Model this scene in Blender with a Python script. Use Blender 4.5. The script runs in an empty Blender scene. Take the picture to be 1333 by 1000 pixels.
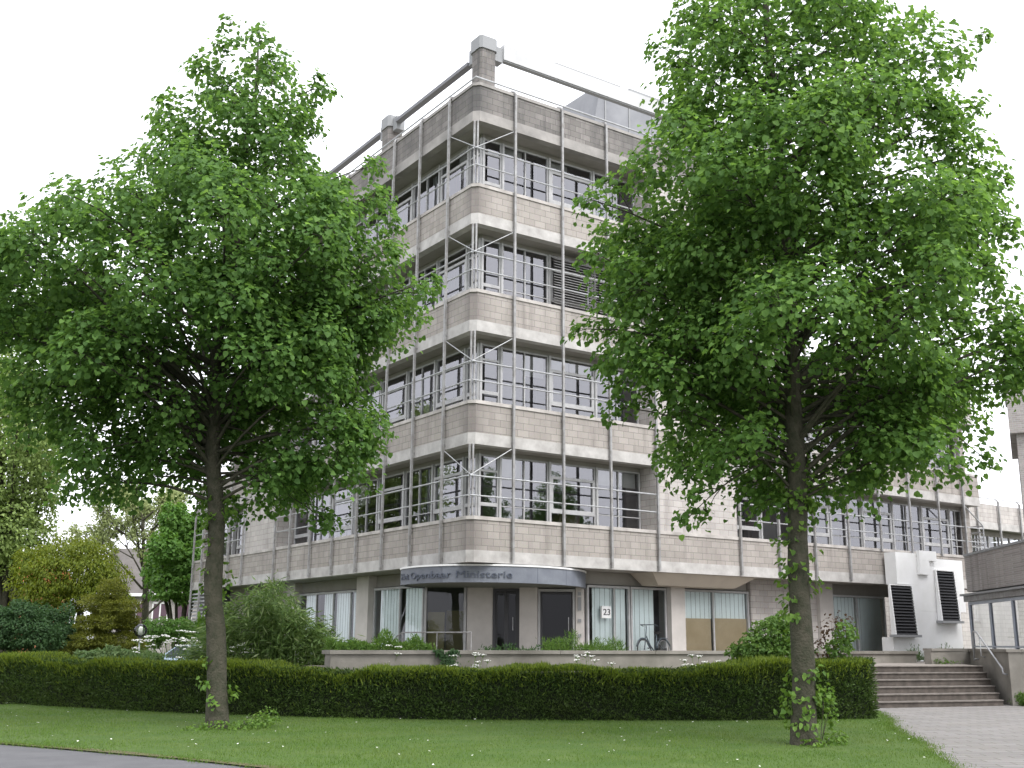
import bpy, math, random
import numpy as np
from mathutils import Vector, Matrix
R = math.radians
SC = bpy.context.scene
COL = SC.collection
# ------------------------------------------------------------------ camera
F_PX, PITCH, ROLL, YAW = 1429.5, 0.23088, 0.00665, 0.97186
CAM = Vector((-16.185, -25.750, 1.6))
FW = Vector((math.cos(YAW)*math.cos(PITCH), math.sin(YAW)*math.cos(PITCH), math.sin(PITCH)))
RT0 = Vector((math.sin(YAW), -math.cos(YAW), 0)); UP0 = RT0.cross(FW)
RT = RT0*math.cos(ROLL) + UP0*math.sin(ROLL)
UP = UP0*math.cos(ROLL) - RT0*math.sin(ROLL)
cd = bpy.data.cameras.new('camera'); cam = bpy.data.objects.new('camera', cd); COL.objects.link(cam)
cd.sensor_width = 36; cd.lens = F_PX/1333*36; cd.clip_end = 3000; cd.clip_start = .1
M = Matrix((RT, UP, -FW)).transposed().to_4x4(); M.translation = CAM
cam.matrix_world = M
SC.camera = cam
def at(px, py, D):
    "point seen at photo pixel px,py at forward distance D (used to survey where things stand)"
    return CAM + D*(FW + RT*((px-666.5)/F_PX) + UP*(-(py-500)/F_PX))
def ground_at(px, py, z=0.0):
    d = FW + RT*((px-666.5)/F_PX) + UP*(-(py-500)/F_PX)
    return CAM + d*((z-CAM.z)/d.z)
# ------------------------------------------------------------------ world, sun, exposure
SUN_EL, SUN_AZ = R(52), R(-85)       # direction to the sun: azimuth measured from +X
W = bpy.data.worlds.new("World"); SC.world = W; W.use_nodes = True
nt = W.node_tree; nt.nodes.clear()
o = nt.nodes.new('ShaderNodeOutputWorld'); bg = nt.nodes.new('ShaderNodeBackground')
sk = nt.nodes.new('ShaderNodeTexSky'); sk.sky_type = 'NISHITA'; sk.sun_disc = False
sk.sun_elevation = SUN_EL; sk.sun_rotation = R(90)-SUN_AZ; sk.air_density = 1.0; sk.dust_density = 4.0; sk.ozone_density = 1.0
hs = nt.nodes.new('ShaderNodeHueSaturation'); hs.inputs['Saturation'].default_value = 0.12; hs.inputs['Value'].default_value = 1.0
mx = nt.nodes.new('ShaderNodeMix'); mx.data_type = 'RGBA'; mx.inputs[0].default_value = 0.65
mx.inputs[7].default_value = (8.0, 8.1, 8.7, 1)     # even cloud deck over the clear sky
nt.links.new(sk.outputs[0], hs.inputs['Color']); nt.links.new(hs.outputs[0], mx.inputs[6])
nt.links.new(mx.outputs[2], bg.inputs['Color']); bg.inputs['Strength'].default_value = 0.13
nt.links.new(bg.outputs[0], o.inputs['Surface'])
sd = bpy.data.lights.new('sun', 'SUN'); sun = bpy.data.objects.new('sun', sd); COL.objects.link(sun)
sd.energy = 1.0; sd.angle = R(25); sd.color = (1, .98, .96)
sun.rotation_euler = Vector((math.cos(SUN_EL)*math.cos(SUN_AZ), math.cos(SUN_EL)*math.sin(SUN_AZ), math.sin(SUN_EL))).to_track_quat('Z', 'Y').to_euler()
SC.view_settings.view_transform = 'Standard'; SC.view_settings.look = 'None'
SC.view_settings.exposure = 1.3; SC.view_settings.gamma = 1
SC.render.engine = 'CYCLES'
SC.cycles.max_bounces = 8; SC.cycles.diffuse_bounces = 5; SC.cycles.transparent_max_bounces = 12; SC.cycles.transmission_bounces = 3
# ------------------------------------------------------------------ helpers
class MB:
    def __init__(s): s.v = []; s.f = []; s.m = []; s.mi = 0
    def add(s, vs, fs):
        b = len(s.v); s.v += [tuple(v) for v in vs]; s.f += [tuple(i+b for i in f) for f in fs]; s.m += [s.mi]*len(fs)
        return s
    def box(s, x0, x1, y0, y1, z0, z1):
        return s.add([(x0,y0,z0),(x1,y0,z0),(x1,y1,z0),(x0,y1,z0),(x0,y0,z1),(x1,y0,z1),(x1,y1,z1),(x0,y1,z1)],
                     [(3,2,1,0),(4,5,6,7),(0,1,5,4),(1,2,6,5),(2,3,7,6),(3,0,4,7)])
    def obox(s, o, u, v, w):
        o, u, v, w = map(Vector, (o, u, v, w))
        P = [o, o+u, o+u+v, o+v]; P += [p+w for p in P]
        return s.add(P, [(3,2,1,0),(4,5,6,7),(0,1,5,4),(1,2,6,5),(2,3,7,6),(3,0,4,7)])
    def prism(s, poly, z0, z1):
        n = len(poly); z0 = z0 if hasattr(z0, '__len__') else [z0]*n; z1 = z1 if hasattr(z1, '__len__') else [z1]*n
        vs = [(p[0],p[1],z0[i]) for i, p in enumerate(poly)] + [(p[0],p[1],z1[i]) for i, p in enumerate(poly)]
        return s.add(vs, [tuple(range(n))[::-1], tuple(range(n, 2*n))] + [(i,(i+1)%n,n+(i+1)%n,n+i) for i in range(n)])
    def quad(s, a, b, c, d): return s.add([a,b,c,d], [(0,1,2,3)])
    def tube(s, pts, r, n=8, caps=True):
        pts = [Vector(p) for p in pts]; k = len(pts); r = r if hasattr(r, '__len__') else [r]*k
        vs = []; fs = []; ref = None
        for i, p in enumerate(pts):
            t = (pts[min(i+1,k-1)]-pts[max(i-1,0)]).normalized()
            if ref is None: ref = Vector((0,0,1)) if abs(t.z) < .9 else Vector((1,0,0))
            a = t.cross(ref).normalized(); b = a.cross(t).normalized(); ref = b if abs(t.dot(b)) < .9 else ref
            for j in range(n):
                q = 2*math.pi*j/n; vs.append(p + (a*math.cos(q)+b*math.sin(q))*r[i])
        for i in range(k-1):
            for j in range(n):
                fs.append((i*n+j, i*n+(j+1)%n, (i+1)*n+(j+1)%n, (i+1)*n+j))
        if caps: fs += [tuple(range(n))[::-1], tuple(range((k-1)*n, k*n))]
        return s.add(vs, fs)
    def lathe(s, prof, c, n=20):
        c = Vector(c); vs = []; fs = []; k = len(prof)
        for r, z in prof:
            for j in range(n): vs.append(c+Vector((r*math.cos(2*math.pi*j/n), r*math.sin(2*math.pi*j/n), z)))
        for i in range(k-1):
            for j in range(n): fs.append((i*n+j, i*n+(j+1)%n, (i+1)*n+(j+1)%n, (i+1)*n+j))
        return s.add(vs, fs)
ABS = {}
def put(name, mesh, parent):
    ob = bpy.data.objects.new(name, mesh); COL.objects.link(ob)
    ABS[ob.name] = Vector((0,0,0))
    if parent is not None: ob.parent = parent
    return ob
def mk(name, mb, mats, parent=None, smooth=False, loc=None):
    "one mesh object from world-space geometry; its origin is that of its thing"
    base = ABS[parent.name] if parent is not None else Vector(loc or (0,0,0))
    me = bpy.data.meshes.new(name)
    me.from_pydata([tuple(Vector(v)-base) for v in mb.v], [], mb.f); me.update()
    for m_ in (mats if isinstance(mats, (list, tuple)) else [mats]): me.materials.append(m_)
    if max(mb.m, default=0): me.polygons.foreach_set('material_index', mb.m)
    if smooth: me.polygons.foreach_set('use_smooth', [True]*len(me.polygons))
    ob = put(name, me, parent)
    if parent is None: ob.location = base
    ABS[ob.name] = base
    return ob
def tag(o, label=None, cat=None, group=None, kind=None):
    for k, v in (('label',label),('category',cat),('group',group),('kind',kind)):
        if v: o[k] = v
    return o
def thing(name, label, cat, loc, group=None):
    e = bpy.data.objects.new(name, None); COL.objects.link(e); e.location = loc; e.empty_display_size = .2
    ABS[e.name] = Vector(loc); return tag(e, label, cat, group)
def npmesh(name, V, Fq, mat, parent=None, loc=(0,0,0), nper=4):
    "mesh of equal polygons from numpy arrays"
    base = np.array(ABS[parent.name] if parent is not None else loc)
    V = (V-base).astype(np.float32); me = bpy.data.meshes.new(name)
    n = len(Fq); me.vertices.add(len(V)); me.vertices.foreach_set('co', V.ravel())
    me.loops.add(n*nper); me.loops.foreach_set('vertex_index', Fq.astype(np.int32).ravel())
    me.polygons.add(n); me.polygons.foreach_set('loop_start', np.arange(0, n*nper, nper, dtype=np.int32))
    me.polygons.foreach_set('loop_total', np.full(n, nper, dtype=np.int32)); me.update(calc_edges=True)
    me.materials.append(mat)
    ob = put(name, me, parent)
    if parent is None: ob.location = loc
    ABS[ob.name] = Vector(base); return ob
def unit(a): return a/np.maximum(np.linalg.norm(a, axis=1, keepdims=True), 1e-9)
def leaves(C, N, T, L, Wd, fold=.25):
    "heart leaves: base points C, normals N, tip directions T, length L, width Wd"
    T = unit(T - N*np.sum(T*N, 1, keepdims=True)); S = np.cross(N, T)
    L = np.asarray(L)[:,None]; Wd = np.asarray(Wd)[:,None]; up = N*Wd*fold
    P = np.stack([C, C+T*L*.2+S*Wd*.46+up, C+T*L*.62+S*Wd*.42+up*.8, C+T*L, C+T*L*.62-S*Wd*.42+up*.8, C+T*L*.2-S*Wd*.46+up], 1)
    k = len(C); b = (np.arange(k)*6)[:,None]
    Fq = np.concatenate([b+np.array([[0,3,2,1]]), b+np.array([[0,5,4,3]])], 0)
    return P.reshape(-1,3), Fq
def blades(C, T, S, L, Wd):
    "narrow leaf: diamond of length L along T, width along S"
    L = np.asarray(L)[:,None]; Wd = np.asarray(Wd)[:,None]
    P = np.stack([C, C+T*L*.45+S*Wd*.5, C+T*L, C+T*L*.45-S*Wd*.5], 1)
    return P.reshape(-1,3), (np.arange(len(C))*4)[:,None]+np.array([[0,1,2,3]])
def rnd(rs, n, s=1.0): return rs.normal(0, s, (n,3))
# ------------------------------------------------------------------ materials
def mat(name, col, rough=.8, metal=0, spec=.3, var=None, bump=0, bscale=20, vscale=3, island=0, detail=4):
    m = bpy.data.materials.new(name); m.use_nodes = True; t = m.node_tree; b = t.nodes['Principled BSDF']
    b.inputs['Roughness'].default_value = rough; b.inputs['Metallic'].default_value = metal
    b.inputs['Specular IOR Level'].default_value = spec; b.inputs['Base Color'].default_value = (*col, 1)
    tc = t.nodes.new('ShaderNodeTexCoord')
    if var:
        n = t.nodes.new('ShaderNodeTexNoise'); n.inputs['Scale'].default_value = vscale; n.inputs['Detail'].default_value = detail; n.inputs['Roughness'].default_value = .6
        r = t.nodes.new('ShaderNodeValToRGB'); r.color_ramp.elements[0].color = (*col,1); r.color_ramp.elements[1].color = (*var,1)
        r.color_ramp.elements[0].position = .35; r.color_ramp.elements[1].position = .68
        t.links.new(tc.outputs['Object'], n.inputs['Vector']); t.links.new(n.outputs['Fac'], r.inputs[0]); t.links.new(r.outputs[0], b.inputs['Base Color'])
    if bump:
        n2 = t.nodes.new('ShaderNodeTexNoise'); n2.inputs['Scale'].default_value = bscale; n2.inputs['Detail'].default_value = 5
        bp = t.nodes.new('ShaderNodeBump'); bp.inputs['Strength'].default_value = bump; bp.inputs['Distance'].default_value = .03
        t.links.new(tc.outputs['Object'], n2.inputs['Vector']); t.links.new(n2.outputs['Fac'], bp.inputs['Height']); t.links.new(bp.outputs[0], b.inputs['Normal'])
    return m
def leafmat(name, c0, c1, c2=None, trans=.35, rough=.5, patch=None):
    "leaf colour varies from leaf to leaf; leaves let some light through"
    m = bpy.data.materials.new(name); m.use_nodes = True; t = m.node_tree; t.nodes.clear()
    out = t.nodes.new('ShaderNodeOutputMaterial'); g = t.nodes.new('ShaderNodeNewGeometry')
    r = t.nodes.new('ShaderNodeValToRGB'); r.color_ramp.elements[0].color = (*c0,1); r.color_ramp.elements[1].color = (*c1,1)
    if c2: e = r.color_ramp.elements.new(.9); e.color = (*c1,1); r.color_ramp.elements[-1].color = (*c2,1)
    t.links.new(g.outputs['Random Per Island'], r.inputs[0])
    pb = t.nodes.new('ShaderNodeBsdfPrincipled'); pb.inputs['Roughness'].default_value = rough; pb.inputs['Specular IOR Level'].default_value = .2
    tr = t.nodes.new('ShaderNodeBsdfTranslucent'); ms = t.nodes.new('ShaderNodeMixShader'); ms.inputs[0].default_value = trans
    src = r.outputs[0]
    if patch:
        tc = t.nodes.new('ShaderNodeTexCoord'); nz = t.nodes.new('ShaderNodeTexNoise'); nz.inputs['Scale'].default_value = patch[1]; nz.inputs['Detail'].default_value = 5
        mr = t.nodes.new('ShaderNodeMapRange'); mr.inputs[1].default_value = .45; mr.inputs[2].default_value = .7; mr.inputs[4].default_value = .7
        mc = t.nodes.new('ShaderNodeMix'); mc.data_type = 'RGBA'; mc.inputs[7].default_value = (*patch[0],1)
        t.links.new(tc.outputs['Object'], nz.inputs['Vector']); t.links.new(nz.outputs['Fac'], mr.inputs[0]); t.links.new(mr.outputs[0], mc.inputs[0]); t.links.new(src, mc.inputs[6]); src = mc.outputs[2]
    hv = t.nodes.new('ShaderNodeHueSaturation'); hv.inputs['Hue'].default_value = .485; hv.inputs['Value'].default_value = 1.5; hv.inputs['Saturation'].default_value = 1.1
    t.links.new(src, pb.inputs['Base Color']); t.links.new(src, hv.inputs['Color']); t.links.new(hv.outputs[0], tr.inputs['Color'])
    t.links.new(pb.outputs[0], ms.inputs[1]); t.links.new(tr.outputs[0], ms.inputs[2]); t.links.new(ms.outputs[0], out.inputs['Surface'])
    return m
def blockmat(name, c0, c1, mortar, bw=.4, bh=.2, stain=(.16,.14,.13), amt=.5, bump=.35, msize=.008, corner=False):
    "coursed blocks; x minus y runs on round the corner of the building"
    m = bpy.data.materials.new(name); m.use_nodes = True; t = m.node_tree; b = t.nodes['Principled BSDF']; b.inputs['Roughness'].default_value = .9; b.inputs['Specular IOR Level'].default_value = .2
    tc = t.nodes.new('ShaderNodeTexCoord'); sp = t.nodes.new('ShaderNodeSeparateXYZ'); sb = t.nodes.new('ShaderNodeMath'); sb.operation = 'SUBTRACT'
    cb = t.nodes.new('ShaderNodeCombineXYZ'); br = t.nodes.new('ShaderNodeTexBrick')
    t.links.new(tc.outputs['Object'], sp.inputs[0]); t.links.new(sp.outputs[0], sb.inputs[0]); t.links.new(sp.outputs[1], sb.inputs[1])
    t.links.new(sb.outputs[0], cb.inputs[0]); t.links.new(sp.outputs[2], cb.inputs[1]); t.links.new(cb.outputs[0], br.inputs['Vector'])
    br.inputs['Color1'].default_value = (*c0,1); br.inputs['Color2'].default_value = (*c1,1); br.inputs['Mortar'].default_value = (*mortar,1)
    br.inputs['Scale'].default_value = 1; br.inputs['Brick Width'].default_value = bw; br.inputs['Row Height'].default_value = bh
    br.inputs['Mortar Size'].default_value = msize; br.inputs['Mortar Smooth'].default_value = .3; br.inputs['Bias'].default_value = 0
    n = t.nodes.new('ShaderNodeTexNoise'); n.inputs['Scale'].default_value = .9; n.inputs['Detail'].default_value = 6; n.inputs['Roughness'].default_value = .65
    mp = t.nodes.new('ShaderNodeMapping'); mp.inputs['Scale'].default_value = (1,1,.35)
    t.links.new(tc.outputs['Object'], mp.inputs[0]); t.links.new(mp.outputs[0], n.inputs['Vector'])
    mr = t.nodes.new('ShaderNodeMapRange'); mr.inputs[1].default_value = .48; mr.inputs[2].default_value = .78; mr.inputs[4].default_value = amt
    t.links.new(n.outputs['Fac'], mr.inputs[0])
    ad_ = t.nodes.new('ShaderNodeMath'); ad_.operation = 'ADD'; t.links.new(sp.outputs[0], ad_.inputs[0]); t.links.new(sp.outputs[1], ad_.inputs[1])
    m1 = t.nodes.new('ShaderNodeMapRange'); m1.inputs[1].default_value = .1; m1.inputs[2].default_value = .75; m1.inputs[3].default_value = .75 if corner else 0; m1.inputs[4].default_value = 0; t.links.new(ad_.outputs[0], m1.inputs[0])
    ns = t.nodes.new('ShaderNodeTexNoise'); ns.inputs['Scale'].default_value = 3.2; ns.inputs['Detail'].default_value = 4; ms_ = t.nodes.new('ShaderNodeMapping'); ms_.inputs['Scale'].default_value = (1,1,.1)
    t.links.new(tc.outputs['Object'], ms_.inputs[0]); t.links.new(ms_.outputs[0], ns.inputs['Vector'])
    m2 = t.nodes.new('ShaderNodeMapRange'); m2.inputs[1].default_value = .52; m2.inputs[2].default_value = .8; m2.inputs[4].default_value = .7; t.links.new(ns.outputs['Fac'], m2.inputs[0])
    a1 = t.nodes.new('ShaderNodeMath'); a1.operation = 'MAXIMUM'; t.links.new(m1.outputs[0], a1.inputs[0]); t.links.new(m2.outputs[0], a1.inputs[1])
    a2 = t.nodes.new('ShaderNodeMath'); a2.operation = 'MAXIMUM'; t.links.new(a1.outputs[0], a2.inputs[0]); t.links.new(mr.outputs[0], a2.inputs[1])
    mxr = t.nodes.new('ShaderNodeMix'); mxr.data_type = 'RGBA'; mxr.inputs[7].default_value = (*stain,1)
    t.links.new(a2.outputs[0], mxr.inputs[0]); t.links.new(br.outputs['Color'], mxr.inputs[6])
    n3 = t.nodes.new('ShaderNodeTexNoise'); n3.inputs['Scale'].default_value = 45; n3.inputs['Detail'].default_value = 3
    t.links.new(tc.outputs['Object'], n3.inputs['Vector'])
    mm = t.nodes.new('ShaderNodeMix'); mm.data_type = 'RGBA'; mm.blend_type = 'OVERLAY'; mm.inputs[0].default_value = .3
    t.links.new(mxr.outputs[2], mm.inputs[6]); t.links.new(n3.outputs['Color'], mm.inputs[7])
    hsv = t.nodes.new('ShaderNodeHueSaturation'); hsv.inputs['Saturation'].default_value = .85
    t.links.new(mm.outputs[2], hsv.inputs['Color']); t.links.new(hsv.outputs[0], b.inputs['Base Color'])
    bp = t.nodes.new('ShaderNodeBump'); bp.inputs['Strength'].default_value = bump; bp.inputs['Distance'].default_value = .01; bp.invert = True
    t.links.new(br.outputs['Fac'], bp.inputs['Height']); t.links.new(bp.outputs[0], b.inputs['Normal'])
    return m
def glassmat(name, tint=(.84,.87,.87), ior=2.5, rough=0.0):
    m = bpy.data.materials.new(name); m.use_nodes = True; t = m.node_tree; t.nodes.clear()
    out = t.nodes.new('ShaderNodeOutputMaterial'); fr = t.nodes.new('ShaderNodeFresnel'); fr.inputs['IOR'].default_value = ior
    tr = t.nodes.new('ShaderNodeBsdfTransparent'); tr.inputs['Color'].default_value = (*tint,1)
    gl = t.nodes.new('ShaderNodeBsdfGlossy'); gl.inputs['Roughness'].default_value = rough; gl.inputs['Color'].default_value = (.92,.92,.97,1)
    tc = t.nodes.new('ShaderNodeTexCoord'); n = t.nodes.new('ShaderNodeTexNoise'); n.inputs['Scale'].default_value = .5
    bp = t.nodes.new('ShaderNodeBump'); bp.inputs['Strength'].default_value = .04; bp.inputs['Distance'].default_value = .1
    t.links.new(tc.outputs['Object'], n.inputs['Vector']); t.links.new(n.outputs['Fac'], bp.inputs['Height']); t.links.new(bp.outputs[0], gl.inputs['Normal'])
    ms = t.nodes.new('ShaderNodeMixShader'); t.links.new(fr.outputs[0], ms.inputs[0]); t.links.new(tr.outputs[0], ms.inputs[1]); t.links.new(gl.outputs[0], ms.inputs[2])
    t.links.new(ms.outputs[0], out.inputs['Surface']); return m
m_block = blockmat('block', (.37,.335,.3), (.305,.275,.245), (.185,.17,.155), corner=True)
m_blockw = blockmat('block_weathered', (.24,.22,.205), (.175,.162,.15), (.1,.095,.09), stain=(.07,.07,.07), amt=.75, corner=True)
m_blockl = blockmat('block_flush', (.48,.445,.415), (.41,.38,.355), (.27,.24,.22), amt=.35)
m_lintel = mat('concrete_lintel', (.49,.475,.455), .85, var=(.33,.315,.3), vscale=2.2, bump=.15, bscale=60, detail=8)
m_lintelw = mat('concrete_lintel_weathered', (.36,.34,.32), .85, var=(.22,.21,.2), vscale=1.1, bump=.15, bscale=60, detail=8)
m_sill = mat('sill_stone', (.5,.47,.44), .85, var=(.3,.28,.26), vscale=1.6, detail=8)
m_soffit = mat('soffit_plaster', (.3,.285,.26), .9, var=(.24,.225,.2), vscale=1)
m_pole = mat('galvanised_steel', (.34,.34,.34), .55, .25, .4, var=(.22,.21,.2), vscale=5)
m_rail = mat('aluminium_rail', (.4,.41,.42), .5, .25, .4, var=(.3,.3,.3), vscale=5)
m_frame = mat('painted_frame', (.44,.44,.44), .5, 0, .4, var=(.34,.34,.34), vscale=3)
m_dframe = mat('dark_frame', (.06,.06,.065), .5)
m_glass = glassmat('window_glass')
m_glassg = glassmat('shop_glass', (.92,.95,.945), 1.45)
m_glassd = glassmat('door_glass', (.35,.36,.36), 1.3)
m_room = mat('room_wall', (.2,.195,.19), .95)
m_floor = mat('room_floor', (.1,.095,.09), .9)
m_blind = mat('vertical_blind', (.82,.87,.86), .9, var=(.75,.8,.79), vscale=2)
m_tan = mat('tan_board', (.5,.4,.27), .85, var=(.44,.35,.23), vscale=2)
m_olive = mat('olive_board', (.22,.2,.11), .85, var=(.17,.155,.08), vscale=2)
m_col = mat('pale_concrete', (.52,.49,.46), .85, var=(.42,.395,.37), vscale=1.2, bump=.1, bscale=50)
m_slate = mat('slate_cladding', (.135,.147,.175), .6, 0, .4, var=(.18,.195,.222), vscale=2.5, bump=.1, bscale=30, detail=7)
m_slate2 = mat('slate_cladding_dark', (.105,.115,.14), .55, 0, .5, var=(.13,.14,.165), vscale=3, bump=.2, bscale=40, detail=7)
m_letter = mat('letter_metal', (.085,.097,.125), .5, .1)
m_digit = mat('digit_paint', (.04,.04,.045), .6)
m_white = mat('white_render', (.82,.82,.82), .9, var=(.72,.72,.7), vscale=.9, detail=8, bump=.08, bscale=40)
m_black = mat('black_louvre', (.018,.018,.02), .55)
m_cap = mat('zinc_cap', (.27,.275,.28), .6, .05)
m_rbeam = mat('roof_beam_paint', (.5,.5,.5), .6, var=(.44,.44,.44), vscale=1)
m_wbeam = mat('white_beam', (.75,.75,.74), .6)
m_brown = blockmat('brown_brick', (.34,.31,.29), (.26,.235,.22), (.36,.345,.33), .22, .065, amt=.3, msize=.01)
m_asph = mat('asphalt', (.1,.1,.105), .9, var=(.135,.135,.14), vscale=1.5, bump=.3, bscale=150, detail=10)
m_conc = mat('old_concrete', (.255,.238,.21), .9, var=(.15,.14,.12), vscale=1.1, bump=.2, bscale=40, detail=8)
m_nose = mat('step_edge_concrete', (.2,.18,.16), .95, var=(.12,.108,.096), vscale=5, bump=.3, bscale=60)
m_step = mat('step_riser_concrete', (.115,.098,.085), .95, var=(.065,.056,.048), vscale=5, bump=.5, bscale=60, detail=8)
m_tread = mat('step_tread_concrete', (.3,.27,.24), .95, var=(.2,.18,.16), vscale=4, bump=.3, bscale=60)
m_bark = mat('bark', (.075,.068,.05), .95, var=(.036,.04,.024), vscale=7, bump=1, bscale=28, detail=8)
m_twig = mat('twig', (.045,.042,.03), .95)
m_leafA = leafmat('lime_leaf', (.064,.136,.034), (.124,.232,.054), (.188,.325,.078), trans=.5, rough=.6)
m_leafB = leafmat('lime_leaf_deep', (.062,.132,.035), (.12,.226,.055), (.182,.316,.08), trans=.5, rough=.6)
m_shoot = leafmat('young_leaf', (.08,.16,.03), (.15,.25,.05))
m_birch = leafmat('birch_leaf', (.15,.22,.065), (.27,.36,.12))
m_pale = leafmat('sparse_leaf', (.18,.23,.09), (.32,.37,.17))
m_bright = leafmat('bright_leaf', (.07,.16,.03), (.13,.25,.055))
m_gold = leafmat('gold_leaf', (.075,.115,.012), (.17,.205,.022))
m_goldcon = leafmat('gold_needle', (.075,.098,.014), (.17,.185,.03))
m_darksh = leafmat('dark_shrub_leaf', (.028,.065,.024), (.055,.11,.038))
m_bamb = leafmat('bamboo_leaf', (.06,.11,.03), (.14,.215,.065), (.3,.36,.18))
m_umbl = leafmat('cow_parsley_leaf', (.06,.12,.04), (.14,.2,.08))
m_flow = mat('white_flower', (.8,.8,.74), .9)
m_hedge = leafmat('yew_leaf', (.03,.056,.014), (.072,.122,.028), trans=.25, patch=((.06,.085,.024), 1.3))
m_hedgen = leafmat('yew_new_growth', (.075,.125,.016), (.18,.24,.035), trans=.3)
m_core = mat('hedge_core', (.012,.018,.007), 1)
m_grass = leafmat('grass_blade', (.062,.122,.018), (.118,.198,.038), trans=.3, patch=((.14,.19,.05), .8))
m_lawn = mat('lawn_soil', (.05,.1,.016), 1, var=(.08,.125,.028), vscale=1.2, bump=.3, bscale=60, detail=8)
m_land = mat('ground_cover', (.06,.085,.025), 1, var=(.09,.1,.04), vscale=.5)
m_yellow = leafmat('planter_leaf', (.06,.13,.025), (.13,.22,.05))
m_red = leafmat('copper_leaf', (.05,.03,.02), (.09,.06,.03))
# ------------------------------------------------------------------ ground
g = MB(); g.quad((-700,-700,0),(700,-700,0),(700,700,0),(-700,700,0))
tag(mk('ground', g, m_land), 'open ground reaching to the horizon', 'ground', kind='structure')
road_edge = [(-20,9), (-15.6,1.5), (-13.7,-3.6), (-12.65,-6.59), (-12.05,-7.8), (-11.53,-8.91), (-11.0,-10.2), (-10.51,-11.59), (-9.4,-14.6), (-7.6,-19), (-4.5,-27), (-2,-40)]
g = MB(); g.add([(x,y,.012) for x,y in road_edge]+[(-60,-40,.012),(-60,9,.012)], [tuple(range(len(road_edge)+2))[::-1]])
tag(mk('road', g, m_asph), 'grey asphalt road at the edge of the grass', 'road', kind='structure')
pave_edge = [(7.3,-6.3), (6.75,-7.9), (4.6,-9.9), (3.1,-11.0), (1.13,-12.87), (-.2,-14.25), (-.99,-14.84), (-2.59,-16.33), (-6,-19.6), (-7.2,-20.5)]
lawn_poly = [(x,y) for x,y in road_edge[1:9]] + [(-7.2,-20.3)] + pave_edge[:-1][::-1]
lawn_poly += [(5.4,-7.2),(2,-7),(-2,-4.6),(-5,-2.4),(-7.5,.7),(-9.5,5)]
g = MB(); g.add([(x,y,.03) for x,y in lawn_poly], [tuple(range(len(lawn_poly)))])
tag(mk('lawn', g, m_lawn), 'mown lawn between road, hedge and paving', 'lawn', kind='structure')
rim = MB()
for i, ((xa,ya),(xb,yb)) in enumerate(zip(road_edge[1:-2], road_edge[2:-1])):
    t = Vector((xb-xa,yb-ya,0)).normalized(); n_ = Vector((-t.y,t.x,0)); a = Vector((xa,ya,.034)); b = Vector((xb,yb,.034)); w0, w1 = .12+.05*math.sin(i*2.1), .12+.05*math.sin((i+1)*2.1)
    rim.quad(a-n_*w0*.7, b-n_*w1*.7, b+n_*w1, a+n_*w0)
tag(mk('verge_soil', rim, mat('bare_soil', (.13,.1,.065), 1, var=(.085,.09,.04), vscale=9, detail=8)), 'strip of bare soil where the lawn meets the road', 'soil', kind='structure')
def pavemat():
    m = blockmat('paving_slabs', (.235,.222,.215), (.19,.18,.172), (.1,.105,.07), .6, .3, stain=(.22,.2,.17), amt=.5, bump=.5, msize=.012)
    t = m.node_tree; br = [n for n in t.nodes if n.type == 'TEX_BRICK'][0]; tc = [n for n in t.nodes if n.type == 'TEX_COORD'][0]
    mp = t.nodes.new('ShaderNodeMapping'); mp.inputs['Rotation'].default_value = (0,0,R(38))
    t.links.new(tc.outputs['Object'], mp.inputs[0]); t.links.new(mp.outputs[0], br.inputs['Vector']); return m
g = MB(); g.add([(x,y,.02) for x,y in pave_edge]+[(-2,-40,.02),(60,-40,.02),(60,-3,.02),(14,-6,.02)], [tuple(range(len(pave_edge)+4))])
tag(mk('paved_forecourt', g, pavemat()), 'worn grey paving slabs in front of the steps', 'paving', kind='structure')
# terrace of the building
ZT = 1.03
g = MB(); g.prism([(-5.0,-2.42),(7.5,-2.42),(7.5,-4.85),(13.33,-6.42),(15.0,-4.72),(30,-4.72),(30,1.2),(-.9,3.4),(-5,3.4)], -.2, ZT)
tag(mk('terrace', g, m_tread), 'raised paved terrace under the overhanging office floors', 'terrace', kind='structure')
# ------------------------------------------------------------------ office building
B = thing('office_building', 'five-storey corner office building of pale concrete blocks with steel poles and guard rails', 'building', (0,0,0))
Z0, S = 3.74, 3.3
zs = [3.74, 7.03, 10.34, 13.63, 16.93]
CH = .16
XR = [24.2,24.2,24.2,10.5+3.6,10.5+3.6]     # right end of each floor
YL = [22.9,22.9,20.0,17.0,13.7]             # left end of each floor
XR[2] = 24.2
def Lpoly(x1, y1, out=0.0, th=.25, ch=CH):
    o = -out; t = th
    return [(x1,o),(x1,t),(t,t),(t,y1),(o,y1),(o,ch+o),(ch+o,o)]
for k in range(5):
    x1 = XR[k]; y1 = YL[k] if k else 22.9; z = zs[k]; top = k == 4
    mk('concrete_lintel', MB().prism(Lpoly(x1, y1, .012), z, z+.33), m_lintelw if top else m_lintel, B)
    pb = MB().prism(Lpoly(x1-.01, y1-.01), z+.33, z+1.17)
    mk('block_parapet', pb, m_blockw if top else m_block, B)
    mk('sill', MB().prism(Lpoly(x1, y1, .03, .85 if not top else .32), z+1.17, z+1.27), m_lintelw if top else m_sill, B)
    slab = MB().prism([(x1,.26),(x1,9.6),(9.6,9.6),(9.6,y1),(.26,y1),(.26,.26)], z+.004, z+.3)
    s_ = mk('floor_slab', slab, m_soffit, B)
# flat roofs of the lower wings
mk('roof', MB().prism([(.3,.3),(XR[4],.3),(XR[4],9.6),(9.6,9.6),(9.6,YL[4]),(.3,YL[4])], zs[4]+.9, zs[4]+1.0), m_soffit, B)
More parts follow.
